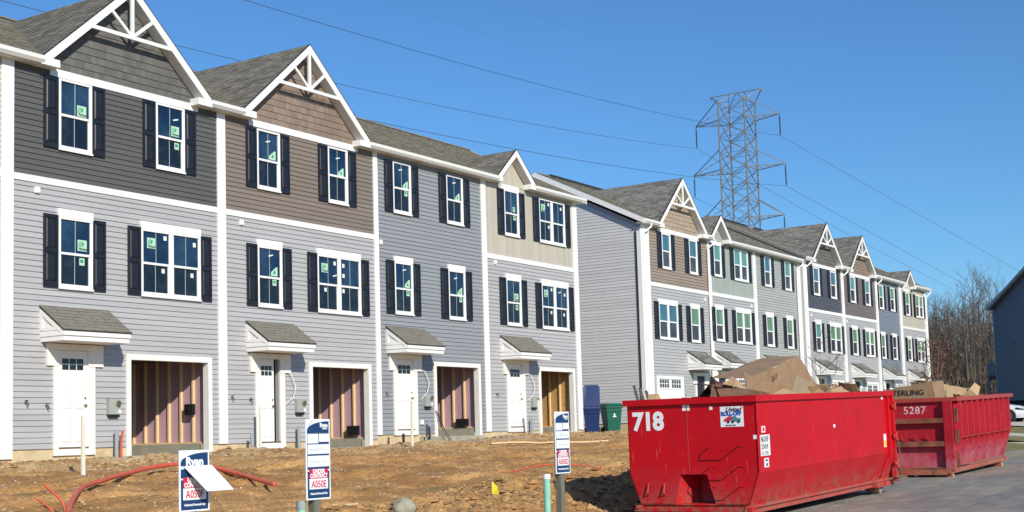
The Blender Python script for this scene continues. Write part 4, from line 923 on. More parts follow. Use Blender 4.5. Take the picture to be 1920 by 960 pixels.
# ------------------------------------------------------------------ roll-off containers
def container(x, y, z, tilt, L, W, paint, edge, label, name='rolloff_container'):
    root = thing(name, (x, y, z), label, 'container', rot=(0, -tilt, 0)); return root
def body(root, L, W, Ht, zb, zk, ins, paint, edge, near_end):
    """open-topped tub: upper walls upright, lower walls raked in to the floor"""
    t = .02
    sides = MB()
    for s in (0, 1):
        yo = 0 if s == 0 else W; q = 1 if s == 0 else -1
        sides.prism([(0, yo, zk), (0, yo, Ht), (0, yo+q*t, Ht), (0, yo+q*t, zk), (0, yo+q*(ins+t), zb), (0, yo+q*ins, zb)], [(L, yo, zk), (L, yo, Ht), (L, yo+q*t, Ht), (L, yo+q*t, zk), (L, yo+q*(ins+t), zb), (L, yo+q*ins, zb)])
    sides.build('side_wall', paint, root)
    f = MB(); f.box(0, L, ins, W-ins, zb, zb+.03); f.build('floor', paint, root)
# --- nearest container
D1 = container(21.38, 8.99, -.01, math.atan(.022), 7.5, 2.45, red1, red1e, 'bright red roll-off container numbered 718, nearest')
L, W, Ht, zb, zk, ins = 7.5, 2.47, 2.07, .30, .86, .20
body(D1, L, W, Ht, zb, zk, ins, red1, red1e, True)
rim = MB()
rim.box(-.06, L+.10, -.05, .06, Ht, Ht+.11); rim.box(-.06, L+.10, W-.06, W+.06, Ht, Ht+.11); rim.box(-.06, .06, .06, W-.06, Ht, Ht+.11); rim.box(L-.0, L+.10, .06, W-.06, Ht, Ht+.11)
rim.build('rim', red1, D1)
# front end wall with pocket
fe = MB(); prof = [(0.0, zk), (ins, zb), (W-ins, zb), (W, zk), (W, Ht), (0, Ht)]
P0, P1, P2, P3 = (.96, .84), (.81, zb), (1.60, zb), (1.47, .84)       # mouth of the pocket (y, z)
xf, xb = 0.0, .03
def plate(pts, m=0): fe.prism([(xf, a, b) for a, b in pts], [(xb, a, b) for a, b in pts], m)
plate([(0, zk), (ins, zb), P1, P0, (.96, zk)]); plate([P3, P2, (W-ins, zb), (W, zk), (1.47, zk)]); plate([(.96, .84), (1.47, .84), (1.47, zk), (.96, zk)])
plate([(0, zk), (W, zk), (W, Ht), (0, Ht)])
fe.build('end_wall', red1, D1)
pk = MB(); dpt = .55
pk.quad((xb, P3[0], P3[1]), (xb, P2[0], P2[1]), (dpt*.8, 1.30, zb), (dpt, 1.30, .84)); pk.quad((xb, P0[0], P0[1]), (dpt, .96, .84), (dpt*.8, .81, zb), (xb, P1[0], P1[1]))
pk.quad((dpt, .96, .84), (dpt, 1.30, .84), (dpt*.8, 1.30, zb), (dpt*.8, .81, zb)); pk.quad((xb, .96, .84), (xb, 1.47, .84), (dpt, 1.30, .84), (dpt, .96, .84)); pk.build('hook_pocket', red1, D1)
sm_ = MB(); sm_.box(-.006, -.0005, 1.28, 1.30, .88, Ht-.02); sm_.build('weld_seam', red1e, D1)
for zr in (1.30, .955, .61):      # ladder rungs on their brackets
    r_ = MB(); xo = -.17
    r_.tube([(-.0, .84, zr+.04), (xo+.03, .84, zr+.03), (xo, .80, zr-.03), (xo, .40, zr-.03), (xo+.03, .31, zr+.03), (-.0, .31, zr+.04)], .010, 6)
    for yy in (.84, .31): r_.box(-.010, -.0005, yy-.045, yy+.045, zr-.0, zr+.075)
    r_.build('ladder_rung', red1, D1)
for yy in (2.1, 1.78):
    r_ = MB(); r_.tube([(-.0, yy, .48), (-.07, yy, .52), (-.03, yy, .66), (0, yy, .68)], .014, 6); r_.build('tie_hook', red1e, D1)
fr = MB(); fr.box(-.10, .08, .12, W-.12, .20, .28); fr.box(-.05, .05, .18, W-.18, .04, .20); fr.build('end_frame', red1, D1)
lp = MB(); lp.box(-.12, L+.05, ins-.05, ins+.02, zb-.05, zb-.0); lp.box(-.12, L+.05, W-ins-.02, W-ins+.05, zb-.05, zb); lp.box(-.12, L+.05, ins+.0, ins+.04, zb-.15, zb-.052); lp.build('floor_edge', red1e, D1)
for yy in (.62, W-.75): rl = MB(); rl.box(.1, L-1.4, yy, yy+.12, .05, zb-.0); rl.build('skid_rail', wire_ins, D1)
for xx in (.22,): rl = MB(); rl.box(xx, xx+.1, ins+.03, ins+.13, .03, zb-.155); rl.build('support_leg', red1e, D1)
for (xx, yy) in ((L-.72, .22), (L-.72, W-.42)):
    rl = MB(); rl.tube([(xx+.27, yy-.02, .13), (xx+.27, yy+.24, .13)], .135, 14); rl.build('roller', mat('worn_steel_roller', (.30, .24, .17), .6, .2, 5), D1)
    rl = MB(); rl.box(xx+.0, xx+.05, yy-.01, yy+.23, .06, zb-.05); rl.box(xx+.42, xx+.5, yy-.01, yy+.23, .06, zb-.05); rl.build('roller_bracket', red1e, D1)
# pale vertical weld lines, gate post, hinges, latch
for i in range(1, 7): s_ = MB(); s_.box(i*1.05, i*1.05+.012, -.004, -.0005, zk+.02, Ht-.02); s_.build('weld_seam', red1e, D1)
gp = MB(); gp.box(L-.36, L-.30, -.05, -.001, zk-.1, Ht-.001); gp.box(L-.02, L+.10, -.04, .06, zb-.1, Ht-.001); gp.box(L+.105, L+.15, .0, W, zb, Ht-.02); gp.box(L-.02, L+.10, W-.06, W+.04, zb-.1, Ht-.001); gp.build('gate_frame', red1, D1)
gp = MB(); gp.prism([(L-.5, .18, zb), (L+.05, .18, zb), (L+.05, -.03, .95), (L-.36, -.03, .95)], [(L-.5, .15, zb), (L+.05, .15, zb), (L+.05, -.06, .95), (L-.36, -.06, .95)]); gp.box(L-.95, L+.2, .10, .24, zb-.16, zb-.055); gp.build('corner_gusset', red1, D1)
for zz in (1.85, 1.2, .62):
    h = MB(); h.tube([(L+.02, -.07, zz-.09), (L+.02, -.07, zz+.09)], .035, 8); h.box(L-.10, L+.1, -.065, -.041, zz-.04, zz+.04); h.build('hinge', red1e, D1)
ch = MB(); ch.tube([(L+.06, -.08, 1.15), (L+.10, -.10, .8), (L+.04, -.11, .45), (L+.14, -.09, .3), (L-.02, -.1, .24)], .016, 5); ch.tube([(L-.15, -.05, .33), (L+.28, -.16, .30)], .025, 6); ch.build('latch_chain', cardd, D1)
# lettering and stickers
RE = (R(90), 0, R(-90))
text('number_lettering', '718', .44, (-.006, 2.37, 1.64), RE, signwhite, D1, .018, sx=.98, spacing=.95)
def stk(x0, x1, z0, z1, m=signwhite, nm='sticker'):  # on the street side
    s = MB(); s.box(x0, x1, -.006, -.0005, z0, z1); return s.build(nm, m, D1)
s = MB(); s.box(-.004, -.0005, .22, .65, 1.65, 2.0); dec = s.build('company_decal', signwhite, D1)
text('decal_lettering', 'United', .105, (-.009, .55, 1.915), RE, ink, dec, .002, shear=.4)
text('decal_lettering', 'ROLL-OFF', .098, (-.0085, .635, 1.845), RE, mat('decal_blue', (.02, .09, .45), .5, 0), dec, .005, sx=.86)
text('decal_lettering', '609-587-8180', .034, (-.0085, .56, 1.665), RE, ink, dec, .0)
s = MB(); s.prism([(-.007, a, b) for a, b in ((.60, 1.75), (.50, 1.73), (.40, 1.80), (.47, 1.84), (.57, 1.79))], [(-.0045, a, b) for a, b in ((.60, 1.75), (.50, 1.73), (.40, 1.80), (.47, 1.84), (.57, 1.79))]); s.build('decal_red_box', signred, dec)
s = MB(); q_ = ((.45, 1.745), (.28, 1.73), (.27, 1.79), (.34, 1.80), (.36, 1.83), (.43, 1.83)); s.prism([(-.0095, a, b) for a, b in q_], [(-.0072, a, b) for a, b in q_]); s.build('decal_truck', mat('decal_teal', (.06, .2, .26), .5, .2, 30), dec)
for a in (.50, .42, .31): s = MB(); s.tube([(-.0125, a, 1.735), (-.0097, a, 1.735)], .024, 10); s.build('decal_wheel', ink, dec)
s = MB(); s.box(-.004, -.0005, 1.23, 1.37, 1.955, 2.055); s.box(-.006, -.0042, .79, .85, 1.955, 2.01); s.box(-.004, -.0005, .0, .06, 1.43, 1.50); s.build('reflective_patch', signwhite, D1)
a = stk(.14, .56, 1.13, 1.49)
text('sticker_lettering', 'NJ-DEP', .135, (.155, -.009, 1.37), (R(90), 0, 0), ink, a, -.0005, sx=.80)
text('sticker_lettering', '22459', .125, (.16, -.009, 1.245), (R(90), 0, 0), ink, a, -.0005, sx=.98)
text('sticker_lettering', 'CC. YDS', .085, (.165, -.009, 1.15), (R(90), 0, 0), pen, a, .0, sx=.95)
b = stk(.22, .38, 1.53, 1.64); s = MB(); s.box(.26, .34, -.008, -.0062, 1.55, 1.62); s.build('sticker_print', signred, b)
b = stk(.27, .47, .93, 1.09); s = MB(); s.box(.32, .42, -.008, -.0062, 1.03, 1.07); s.box(.33, .42, -.008, -.0062, .95, 1.0); s.build('sticker_print', pen, b)
stk(6.83, 6.95, 2.0, 2.06); stk(3.8, 3.9, 1.50, 1.56)
b = stk(6.86, 7.02, .98, 1.26); s = MB(); s.box(6.87, 7.01, -.008, -.0062, 1.0, 1.12); s.build('sticker_print', flagy, b)
# --- further container, with ribs
D2 = container(34.6, 9.2, .09, math.atan(.026), 6.15, 2.45, red2, red2e, 'faded red ribbed roll-off container numbered 5287, further one', 'rolloff_container')
L, W, Ht, zb, zk, ins = 6.0, 2.42, 2.06, .36, 1.02, .20
body(D2, L, W, Ht, zb, zk, ins, red2, red2e, False)
rustm = mat('rusty_steel', (.26, .075, .04), .85, .2, 3, bump=.3, col2=(.10, .045, .028), c2scale=2.5, c2lo=.45, c2hi=.6)
rim = MB(); rim.box(-.03, L+.1, -.135, .07, Ht, Ht+.10); rim.box(-.03, L+.1, W-.07, W+.07, Ht, Ht+.10); rim.box(-.03, .07, .07, W-.07, Ht, Ht+.10); rim.box(L, L+.1, .07, W-.07, Ht, Ht+.10); rim.build('rim', red2e, D2)
x = .30
for i in range(10):
    r_ = MB(); r_.prism([(x, -.125, 1.18), (x+.10, -.125, 1.18), (x+.13, 0, 1.18), (x-.03, 0, 1.18)], [(x, -.125, Ht-.001), (x+.10, -.125, Ht-.001), (x+.13, 0, Ht-.001), (x-.03, 0, Ht-.001)])
    r_.prism([(x, -.125, 1.179), (x+.10, -.125, 1.179), (x+.13, -.0, 1.179), (x-.03, -.0, 1.179)], [(x+.03, .0, .78), (x+.08, .0, .78), (x+.1, .09, .78), (x+.0, .09, .78)]); r_.build('rib', red2, D2); x += .585
tb = MB(); tb.tube([(.1, -.09, 1.13), (L-.1, -.09, 1.13)], .016, 6); tb.build('tarp_rail', red2e, D2)
fe = MB(); fe.prism([(.05, a, b) for a, b in ((0, zk), (ins, zb), (W-ins, zb), (W, zk), (W, Ht), (0, Ht))], [(.07, a, b) for a, b in ((0, zk), (ins, zb), (W-ins, zb), (W, zk), (W, Ht), (0, Ht))]); fe.build('gate_panel', red2, D2)
for ya in (0, W-.22): gf = MB(); gf.box(-.10, .05, ya, ya+.22, zb-.03, Ht-.001); gf.build('gate_post', red2, D2)
for a, b in ((1.52, 1.64), (.92, 1.05), (.25, .38)): q = MB(); q.box(-.09, .049, .221, W-.221, a, b); q.build('gate_bar', rustm, D2)
for zz in (1.75, 1.2, .6): q = MB(); q.box(.10, .17, -.085, -.0, zz-.22, zz+.12); q.build('hinge_strap', rustm, D2)
fb = MB(); fb.box(-.12, L+.12, ins-.10, ins+.02, zb-.13, zb-.03); fb.box(-.13, .02, ins, W-ins, zb-.16, zb-.035); fb.box(-.12, L+.12, W-ins-.02, W-ins+.10, zb-.13, zb-.03); fb.build('floor_edge', red2e, D2)
for xx in (.05, L-.75):
    for yy in (.15, W-.55):
        rl = MB(); rl.tube([(xx+.2, yy, .12), (xx+.2, yy+.36, .12)], .12, 12); rl.build('roller', concrete, D2)
        rl = MB(); rl.box(xx-.03, xx+.03, yy-.03, yy+.4, .0, zb-.14); rl.build('roller_bracket', red2e, D2)
rl = MB(); rl.bar((-.05, 1.05, .22), (.15, .95, -.02), .07); rl.build('support_leg', concrete, D2)
text('number_lettering', '5287', .27, (.046, 1.27, 1.765), RE, mat('worn_white_stencil', (.62, .42, .42), .6, .4, 9), D2, .004, sx=1.0, spacing=1.1)
for yy in (.7, 1.0, 1.35): q = MB(); q.tube([(.04, yy-.04, 1.06), (-.04, yy, 1.22), (.04, yy+.04, 1.06)], .012, 5); q.build('tie_hook', red2e, D2)

# ------------------------------------------------------------------ cardboard and waste in the containers
def sheet(mb, pts, n=(0, .012, 0), m=0):
    mb.prism(pts, [(x+n[0], y+n[1], z+n[2]) for x, y, z in pts], m)
def carton(name, sheets, m, label, cat='cardboard'):
    root = thing(name, (sheets[0][0][0], sheets[0][0][1], 2.1), label, cat, 'cardboard waste in the containers')
    for s in sheets:
        b = MB(); k = [p for p in s]; v1 = Vector(k[1])-Vector(k[0]); v2 = Vector(k[2])-Vector(k[0]); nn = v1.cross(v2).normalized()*.014
        sheet(b, k, tuple(nn)); pn_ = b.build('panel', m, root)
        if any(abs(p[0]-s[0][0]) > .01 for p in s): crumple(pn_, .022, 5, 3.2)      # the printed end stays flat
    return root
import bmesh
from mathutils import noise as mnoise
def crumple(ob, amp=.035, cuts=4, sc_=2.2):
    bm = bmesh.new(); bm.from_mesh(ob.data); bmesh.ops.triangulate(bm, faces=bm.faces[:]); bmesh.ops.subdivide_edges(bm, edges=bm.edges[:], cuts=cuts, use_grid_fill=True)
    sd = Vector((random.uniform(0, 50), 3, 7))
    for v in bm.verts:
        n_ = mnoise.noise_vector(v.co*sc_+sd); n2 = mnoise.noise_vector(v.co*sc_*3.1+sd); v.co += n_*amp+n2*amp*.35
    bm.to_mesh(ob.data); bm.free()
YB = 10.1
def torn(n, x0, x1, y0, y1, zf, m, seed):
    q = random.Random(seed); fb = MB()
    for i in range(n):
        x = q.uniform(x0, x1); y = q.uniform(y0, y1); z = zf(x)+q.uniform(-.05, .16); L1 = q.uniform(.15, .4); W1 = q.uniform(.12, .3); ax = Vector((q.uniform(-1, 1), q.uniform(-1, 1), q.uniform(-.3, .6))).normalized(); ay = ax.cross(Vector((q.uniform(-1, 1), q.uniform(-1, 1), q.uniform(.3, 1)))).normalized(); nn = ax.cross(ay)*.008; c = Vector((x, y, z)); fold = nn*q.uniform(5, 22)
        P = [c-ax*L1-ay*W1, c-ay*W1*q.uniform(.7, 1.2)+fold, c+ax*L1*q.uniform(.6, 1.1)-ay*W1, c+ax*L1+ay*W1*q.uniform(.4, 1), c+ay*W1+fold, c-ax*L1*.8+ay*W1]
        for a in ((0, 1, 4, 5), (1, 2, 3, 4)): fb.prism([tuple(P[k]) for k in a], [tuple(P[k]+nn) for k in a])
    ob = fb.build('torn_cardboard', m); crumple(ob, .02, 1, 5.); tag(ob, kind='stuff')
torn(7, 22.0, 23.3, 9.8, 10.9, lambda x: 2.10+.02*(x-21.4), cardd, 3); torn(13, 27.5, 28.7, 9.5, 10.9, lambda x: 2.17+.02*(x-21.4), cardb, 8); torn(5, 23.9, 26.8, 9.4, 9.8, lambda x: 2.08+.02*(x-21.4), cardl, 5); torn(6, 37.3, 40, 9.7, 10.2, lambda x: 2.18+.026*(x-34.6), cardl, 6)
big = carton('cardboard_box', [
    [(23.75, YB, 2.05), (23.35, YB-.05, 2.70), (23.50, YB-.02, 2.66), (23.95, YB, 2.60), (24.05, YB, 2.05)],
    [(24.05, YB, 2.05), (23.95, YB, 2.60), (25.2, YB+.02, 2.81), (26.40, YB, 3.07), (27.35, YB, 2.50), (26.3, YB, 2.30), (25.6, YB-.0, 2.05)],
    [(26.40, YB, 3.07), (27.1, YB+.4, 2.83), (27.95, YB+.35, 2.42), (27.35, YB, 2.50)],
    [(27.35, YB+.01, 2.50), (27.95, YB+.36, 2.42), (27.3, YB+.35, 2.30), (26.25, YB+.01, 2.295)],
    [(23.95, YB+.9, 2.60), (26.40, YB+.9, 3.07), (26.40, YB+.02, 3.08), (23.95, YB+.02, 2.595)],
    ], cardb, 'largest crumpled brown carton rising over the 718 container')
text('carton_print', 'UP', .16, (24.85, YB-.06, 2.56), (R(90), 0, 0), cardd, big, .004)
carton('cardboard_box', [
    [(24.6, 9.6, 2.12), (24.95, 9.62, 2.62), (25.75, 9.62, 2.50), (25.55, 9.6, 2.12)],
    [(25.55, 9.6, 2.12), (25.75, 9.62, 2.50), (25.95, 9.9, 2.42), (25.8, 9.9, 2.1)]], mat('cardboard_grey', (.33, .25, .16), .85, .1, 3), 'greyish folded carton leaning in front of the largest carton')
carton('cardboard_box', [
    [(21.55, 9.9, 2.16), (21.62, 9.9, 2.36), (21.8, 9.95, 2.42), (22.0, 9.95, 2.16)],
    [(21.62, 9.9, 2.38), (21.9, 10.35, 2.44), (24.0, 10.2, 2.31), (23.9, 9.75, 2.23), (23.2, 9.75, 2.30)],
    [(21.8, 9.9, 2.40), (23.2, 9.75, 2.30), (23.9, 9.75, 2.24), (23.9, 9.75, 2.1), (22.0, 9.9, 2.1)]], cardd, 'flattened dark brown carton with open end at left of the 718 container')
carton('cardboard_strip', [
    [(21.9, 9.8, 2.40), (22.2, 9.75, 2.53), (22.45, 9.8, 2.50), (22.9, 9.8, 2.34), (22.3, 9.8, 2.36)]], cardl, 'small twisted light cardboard strip on the dark carton')
carton('cardboard_box', [
    [(27.2, 10.7, 2.1), (27.3, 10.7, 2.86), (28.2, 10.75, 2.82), (28.35, 10.7, 2.3), (28.2, 10.7, 2.1)],
    [(27.3, 10.7, 2.86), (27.5, 11.2, 2.90), (28.3, 11.2, 2.86), (28.2, 10.75, 2.82)]], cardd, 'reddish brown carton behind the right end of the largest carton')
carton('cardboard_box', [
    [(27.9, 9.7, 2.2), (27.95, 9.7, 2.48), (28.25, 9.7, 2.55), (28.75, 9.72, 2.36), (28.7, 9.7, 2.2)]], cardb, 'small bent cardboard piece right of the largest carton')
carton('cardboard_box', [
    [(26.2, 9.4, 2.2), (26.4, 9.4, 2.36), (27.0, 9.42, 2.42), (27.4, 9.4, 2.3), (27.3, 9.4, 2.2)]], cardl, 'light cardboard scrap at the rim under the largest carton')
carton('cardboard_box', [
    [(20.9+.6, 11.1, 2.1), (21.5, 11.1, 2.27), (21.9, 11.1, 2.28), (22.0, 11.1, 2.1)]], cardl, 'small light cardboard corner at the left rim of the 718 container')
walk([(28.3, 10.0, 2.3), (28.7, 10.1, 2.47), (29.5, 10.2, 2.52), (30.2, 10.5, 2.50), (30.1, 10.9, 2.42), (29.3, 10.9, 2.40), (28.9, 10.6, 2.36)][:5], .035, orange, 'plastic_tubing', 'pinkish tube looping over the right end of the 718 container', 'tube', 8, 6)
for i in range(3):
    m = MB(); m.bar((21.56+i*.05, 11.2-i*.09, 1.6), (21.44+i*.06, 11.36-i*.09, 2.44-.05*i), .05, .02, upv=(1, 0, 0)); tag(m.build('timber_offcut', woodg), ('tallest, leftmost grey timber strip at the left rim', 'middle grey timber strip at the left rim', 'shortest, rightmost grey timber strip at the left rim')[i], 'offcut', 'grey timber strips at the left rim')
fill = MB()
for i in range(90):
    x = rs.uniform(21.7, 28.5); y = rs.uniform(9.3, 11.2); z = rs.uniform(1.75, 2.08)+.021*(x-21.4); a = rs.uniform(0, 3.14); l = rs.uniform(.3, .8); c, s = math.cos(a)*l/2, math.sin(a)*l/2; b = rs.uniform(-.1, .1)
    fill.prism([(x-c, y-s*.6, z), (x+s*.5, y-c*.6, z+b), (x+c, y+s*.6, z+.05), (x-s*.5, y+c*.6, z-b)], [(x-c, y-s*.6, z+.02), (x+s*.5, y-c*.6, z+b+.02), (x+c, y+s*.6, z+.07), (x-s*.5, y+c*.6, z-b+.02)])
tag(fill.build('cardboard_waste', cardb), kind='stuff')
fill = MB()
for i in range(70):
    x = rs.uniform(35, 40.2); y = rs.uniform(9.5, 11.3); z = rs.uniform(1.8, 2.15)+.026*(x-34.6); a = rs.uniform(0, 3.14); l = rs.uniform(.3, .8); c, s = math.cos(a)*l/2, math.sin(a)*l/2; b = rs.uniform(-.1, .1)
    fill.prism([(x-c, y-s*.6, z), (x+s*.5, y-c*.6, z+b), (x+c, y+s*.6, z+.05), (x-s*.5, y+c*.6, z-b)], [(x-c, y-s*.6, z+.02), (x+s*.5, y-c*.6, z+b+.02), (x+c, y+s*.6, z+.07), (x-s*.5, y+c*.6, z-b+.02)])
tag(fill.build('cardboard_waste', cardb), kind='stuff')
bx = carton('cardboard_box', [
    [(35.2, 11.45, 2.1), (35.2, 11.4, 2.46), (35.2, 9.86, 2.70), (35.2, 9.80, 2.1)],
    [(35.2, 9.86, 2.70), (36.6, 9.95, 2.74), (36.6, 9.9, 2.1), (35.2, 9.80, 2.1)],
    [(35.2, 11.4, 2.46), (36.6, 11.4, 2.50), (36.6, 9.95, 2.74), (35.2, 9.86, 2.70)]], cardb, 'brown carton printed STERLING on top of the 5287 container')
text('carton_print', 'STERLING', .20, (35.183, 11.0, 2.355), (R(90), R(0), R(-90)), ink, bx, .0, sx=1.05)
carton('cardboard_box', [
    [(36.7, 9.9, 2.1), (36.75, 9.9, 2.62), (37.0, 9.95, 2.68), (37.35, 9.9, 2.40), (37.4, 9.9, 2.1)]], cardl, 'torn light carton flap right of the STERLING carton')
lb = carton('cardboard_box', [
    [(37.3, 10.6, 2.2), (37.5, 10.6, 2.78), (43-1.0, 10.6, 2.62), (41.9, 10.6, 2.3)],
    [(37.5, 10.6, 2.78), (37.5, 11.1, 2.82), (41.8, 11.1, 2.66), (42, 10.6, 2.62)]], cardl, 'long low light carton along the 5287 container')
text('carton_print', 'RECYCLE BOX', .2, (37.9, 10.53, 2.46), (R(90), R(2), 0), cardb, lb, .0, sx=1.1)

# ------------------------------------------------------------------ wheeled bins
def bin_(x, y, ang, m, label, open_lid, mark=None, h=1.02):
    root = thing('wheeled_bin', (x, y, gz(x, y)+.04), label, 'bin', 'wheeled bins by the house wall', rot=(0, 0, ang))
    b = MB(); a0, a1 = .24, .31
    bot = [(-a0, -.27, .06), (a0, -.27, .06), (a0, .24, .06), (-a0, .24, .06)]; top = [(-a1, -.35, h-.12), (a1, -.35, h-.12), (a1, .36, h-.12), (-a1, .36, h-.12)]
    b.prism(bot, top); b.build('bin_body', m, root)
    r_ = MB(); r_.box(-a1-.03, a1+.03, -.39, .40, h-.12, h-.05); r_.box(-a1-.01, a1+.01, -.37, .38, h-.26, h-.22); r_.build('bin_collar', m, root)
    l = MB()
    if open_lid:
        pts = [(-a1-.01, .42, h-.03), (a1+.01, .42, h-.03), (a1+.01, .60, h+.74), (a1-.06, .63, h+.84), (-a1+.06, .63, h+.84), (-a1-.01, .60, h+.74)]
        l.prism(pts, [(p, q+.05, z) for p, q, z in pts]); q = [(p*.82, y_-.02, z*.92+.12) for p, y_, z in pts]; l.prism(q, [(p, y_+.025, z) for p, y_, z in q])
    else:
        l.prism([(-a1-.03, -.42, h-.048), (a1+.03, -.42, h-.048), (a1+.03, .42, h-.048), (-a1-.03, .42, h-.048)], [(-a1+.03, -.34, h+.05), (a1-.03, -.34, h+.05), (a1-.03, .36, h+.07), (-a1+.03, .36, h+.07)])
    l.build('lid', m, root)
    hd = MB(); hd.tube([(-a1+.03, .47, h-.06), (a1-.03, .47, h-.06)], .02, 8); hd.box(-a1+.03, -a1+.06, .38, .47, h-.09, h-.04); hd.box(a1-.06, a1-.03, .38, .47, h-.09, h-.04); hd.build('handle', m, root)
    for s in (-1, 1): w_ = MB(); w_.tube([(s*.30, .29, .11), (s*.25, .29, .11)], .12, 14); w_.build('wheel', tyre, root)
    if mark:
        t = MB(); t.box(-.07, .07, -.352, -.345, .60, .64); t.box(-.03, .03, -.352, -.345, .645, .74); t.build('white_emblem', signwhite, root)
    return root
bin_(44.0, 25.15, R(-61), bluebin, 'dark blue wheeled bin with its lid thrown open', True)
bin_(45.15, 24.95, R(-40), greenbin, 'green wheeled bin with closed lid and white emblem', False, True, h=1.08)

# ------------------------------------------------------------------ lattice tower and wires
TX, TY = 184., 78.35
tw = thing('transmission_tower', (TX, TY, 4.5), 'tall steel lattice transmission tower behind the far terrace', 'tower')
hw_ = 2.08; zt0 = 50.4; zb0 = 5.0
def hwz(z): return hw_ if z > 30 else hw_+(30-z)*.14
legs = MB()
for sx in (-1, 1):
    for sy in (-1, 1):
        legs.bar((TX+sx*hwz(5), TY+sy*hwz(5), 4.6), (TX+sx*hw_, TY+sy*hw_, 30), .21); legs.bar((TX+sx*hw_, TY+sy*hw_, 29.98), (TX+sx*hw_, TY+sy*hw_, zt0), .19)
legs.build('tower_legs', steelg, tw)
lat = MB(); levels = [5, 11, 16, 20.5, 24.5, 28, 30.5, 32.7, 35.2, 37.7, 40.25, 42.7, 45.2, 47.8, 50.4]
for k in range(len(levels)-1):
    z0, z1 = levels[k], levels[k+1]; a, b = hwz(z0), hwz(z1)
    for (u0, v0, u1, v1) in ((-1, -1, 1, -1), (1, -1, 1, 1), (1, 1, -1, 1), (-1, 1, -1, -1)):
        lat.bar((TX+u0*a, TY+v0*a, z0), (TX+u1*b, TY+v1*b, z1), .08); lat.bar((TX+u1*a, TY+v1*a, z0), (TX+u0*b, TY+v0*b, z1), .08)
        lat.bar((TX+u0*b, TY+v0*b, z1), (TX+u1*b, TY+v1*b, z1), .07)
    lat.bar((TX-b, TY-b, z1), (TX+b, TY+b, z1), .04)
lat.build('lattice_bracing', steelg, tw)
tips = {}
for z, yl, yr in ((47.8, 85.1, 71.6), (40.25, 85.75, 71.05), (32.7, 85.2, 71.6)):
    for s, yt in ((1, yl), (-1, yr)):
        a = MB()
        for sx in (-1, 1):
            a.bar((TX+sx*hw_, TY+s*hw_, z), (TX, yt, z), .11); a.bar((TX+sx*hw_, TY+s*hw_, z+3.1), (TX, yt, z+.08), .10)
        yr0 = TY+s*hw_
        for f in (.25, .5, .75):
            yy = yr0+(yt-yr0)*f; w_ = hw_*(1-f); a.bar((TX-w_, yy, z), (TX+w_, yy, z), .05)
            f2 = f-.25; y2 = yr0+(yt-yr0)*f2; w2 = hw_*(1-f2); a.bar((TX-w2, y2, z), (TX+w_, yy, z), .05)
        a.build('cross_arm', steelg, tw)
        i_ = MB(); i_.tube([(TX, yt, z), (TX, yt, z-3.3)], .05, 5)
        for q in range(14): i_.tube([(TX, yt, z-.5-q*.19), (TX, yt, z-.58-q*.19)], [.08, .15], 7)
        i_.build('insulator_string', steeld, tw); tips[(z, s)] = yt
pk = MB(); pk.bar((TX, TY+4.1, 52), (TX, TY-4.1, 52), .13)
for s in (1, -1):
    for sx in (-1, 1): pk.bar((TX+sx*hw_, TY+s*hw_, zt0), (TX, TY+s*4.1, 52), .10); pk.bar((TX+sx*hw_, TY+s*hw_, zt0), (TX, TY+s*1.2, 52), .07); pk.bar((TX+sx*hw_, TY+s*hw_, zt0), (TX, TY, 52), .07)
    pk.bar((TX, TY+s*4.1, 52), (TX, TY+s*4.1, 51.4), .12)
pk.build('top_frame', steelg, tw)
wl = {(47.8, -1): (.045, 0), (47.8, 1): (.09, .0001), (40.25, -1): (.07, 0), (40.25, 1): (.075, 0), (32.7, -1): (.07, 0), (32.7, 1): (.07, 0)}
wn_ = {(47.8, -1): 'upper overhead wire on the near side, from the tower', (47.8, 1): 'upper overhead wire on the far side, from the tower', (40.25, -1): 'middle overhead wire on the near side, over the roofs', (40.25, 1): 'middle overhead wire on the far side of the tower', (32.7, -1): 'lowest overhead wire on the near side of the tower', (32.7, 1): 'lowest overhead wire on the far side of the tower'}
for (z, s), yt in tips.items():
    z0 = z-3.35; pts = []
    for q in range(40, -1, -1): d = q*6.; pts.append((TX-d, yt, z0-.118*d+.00036*d*d))
    ra, rb_ = wl[(z, s)]
    for q in range(1, 40): d = q*7.; pts.append((TX+d, yt, z0-ra*d+rb_*d*d))
    m = MB(); m.tube(pts, .025, 5); tag(m.build('power_wire', wirem), wn_[(z, s)], 'power line', 'overhead wires of the tower')
for s in (1, -1):
    pts = [(TX-q*6., TY+s*4.1, 51.4-.08*q*6+.0002*(q*6)**2) for q in range(40, 0, -1)]+[(TX, TY+s*4.1, 51.4)]+[(TX+q*7., TY+s*4.1, 51.4-.04*q*7) for q in range(1, 40)]
    m = MB(); m.tube(pts, .004, 4); tag(m.build('ground_wire', wirem), 'thin shield wire from the %s end of the tower top' % ('far' if s > 0 else 'near'), 'power line', 'shield wires at the tower top')

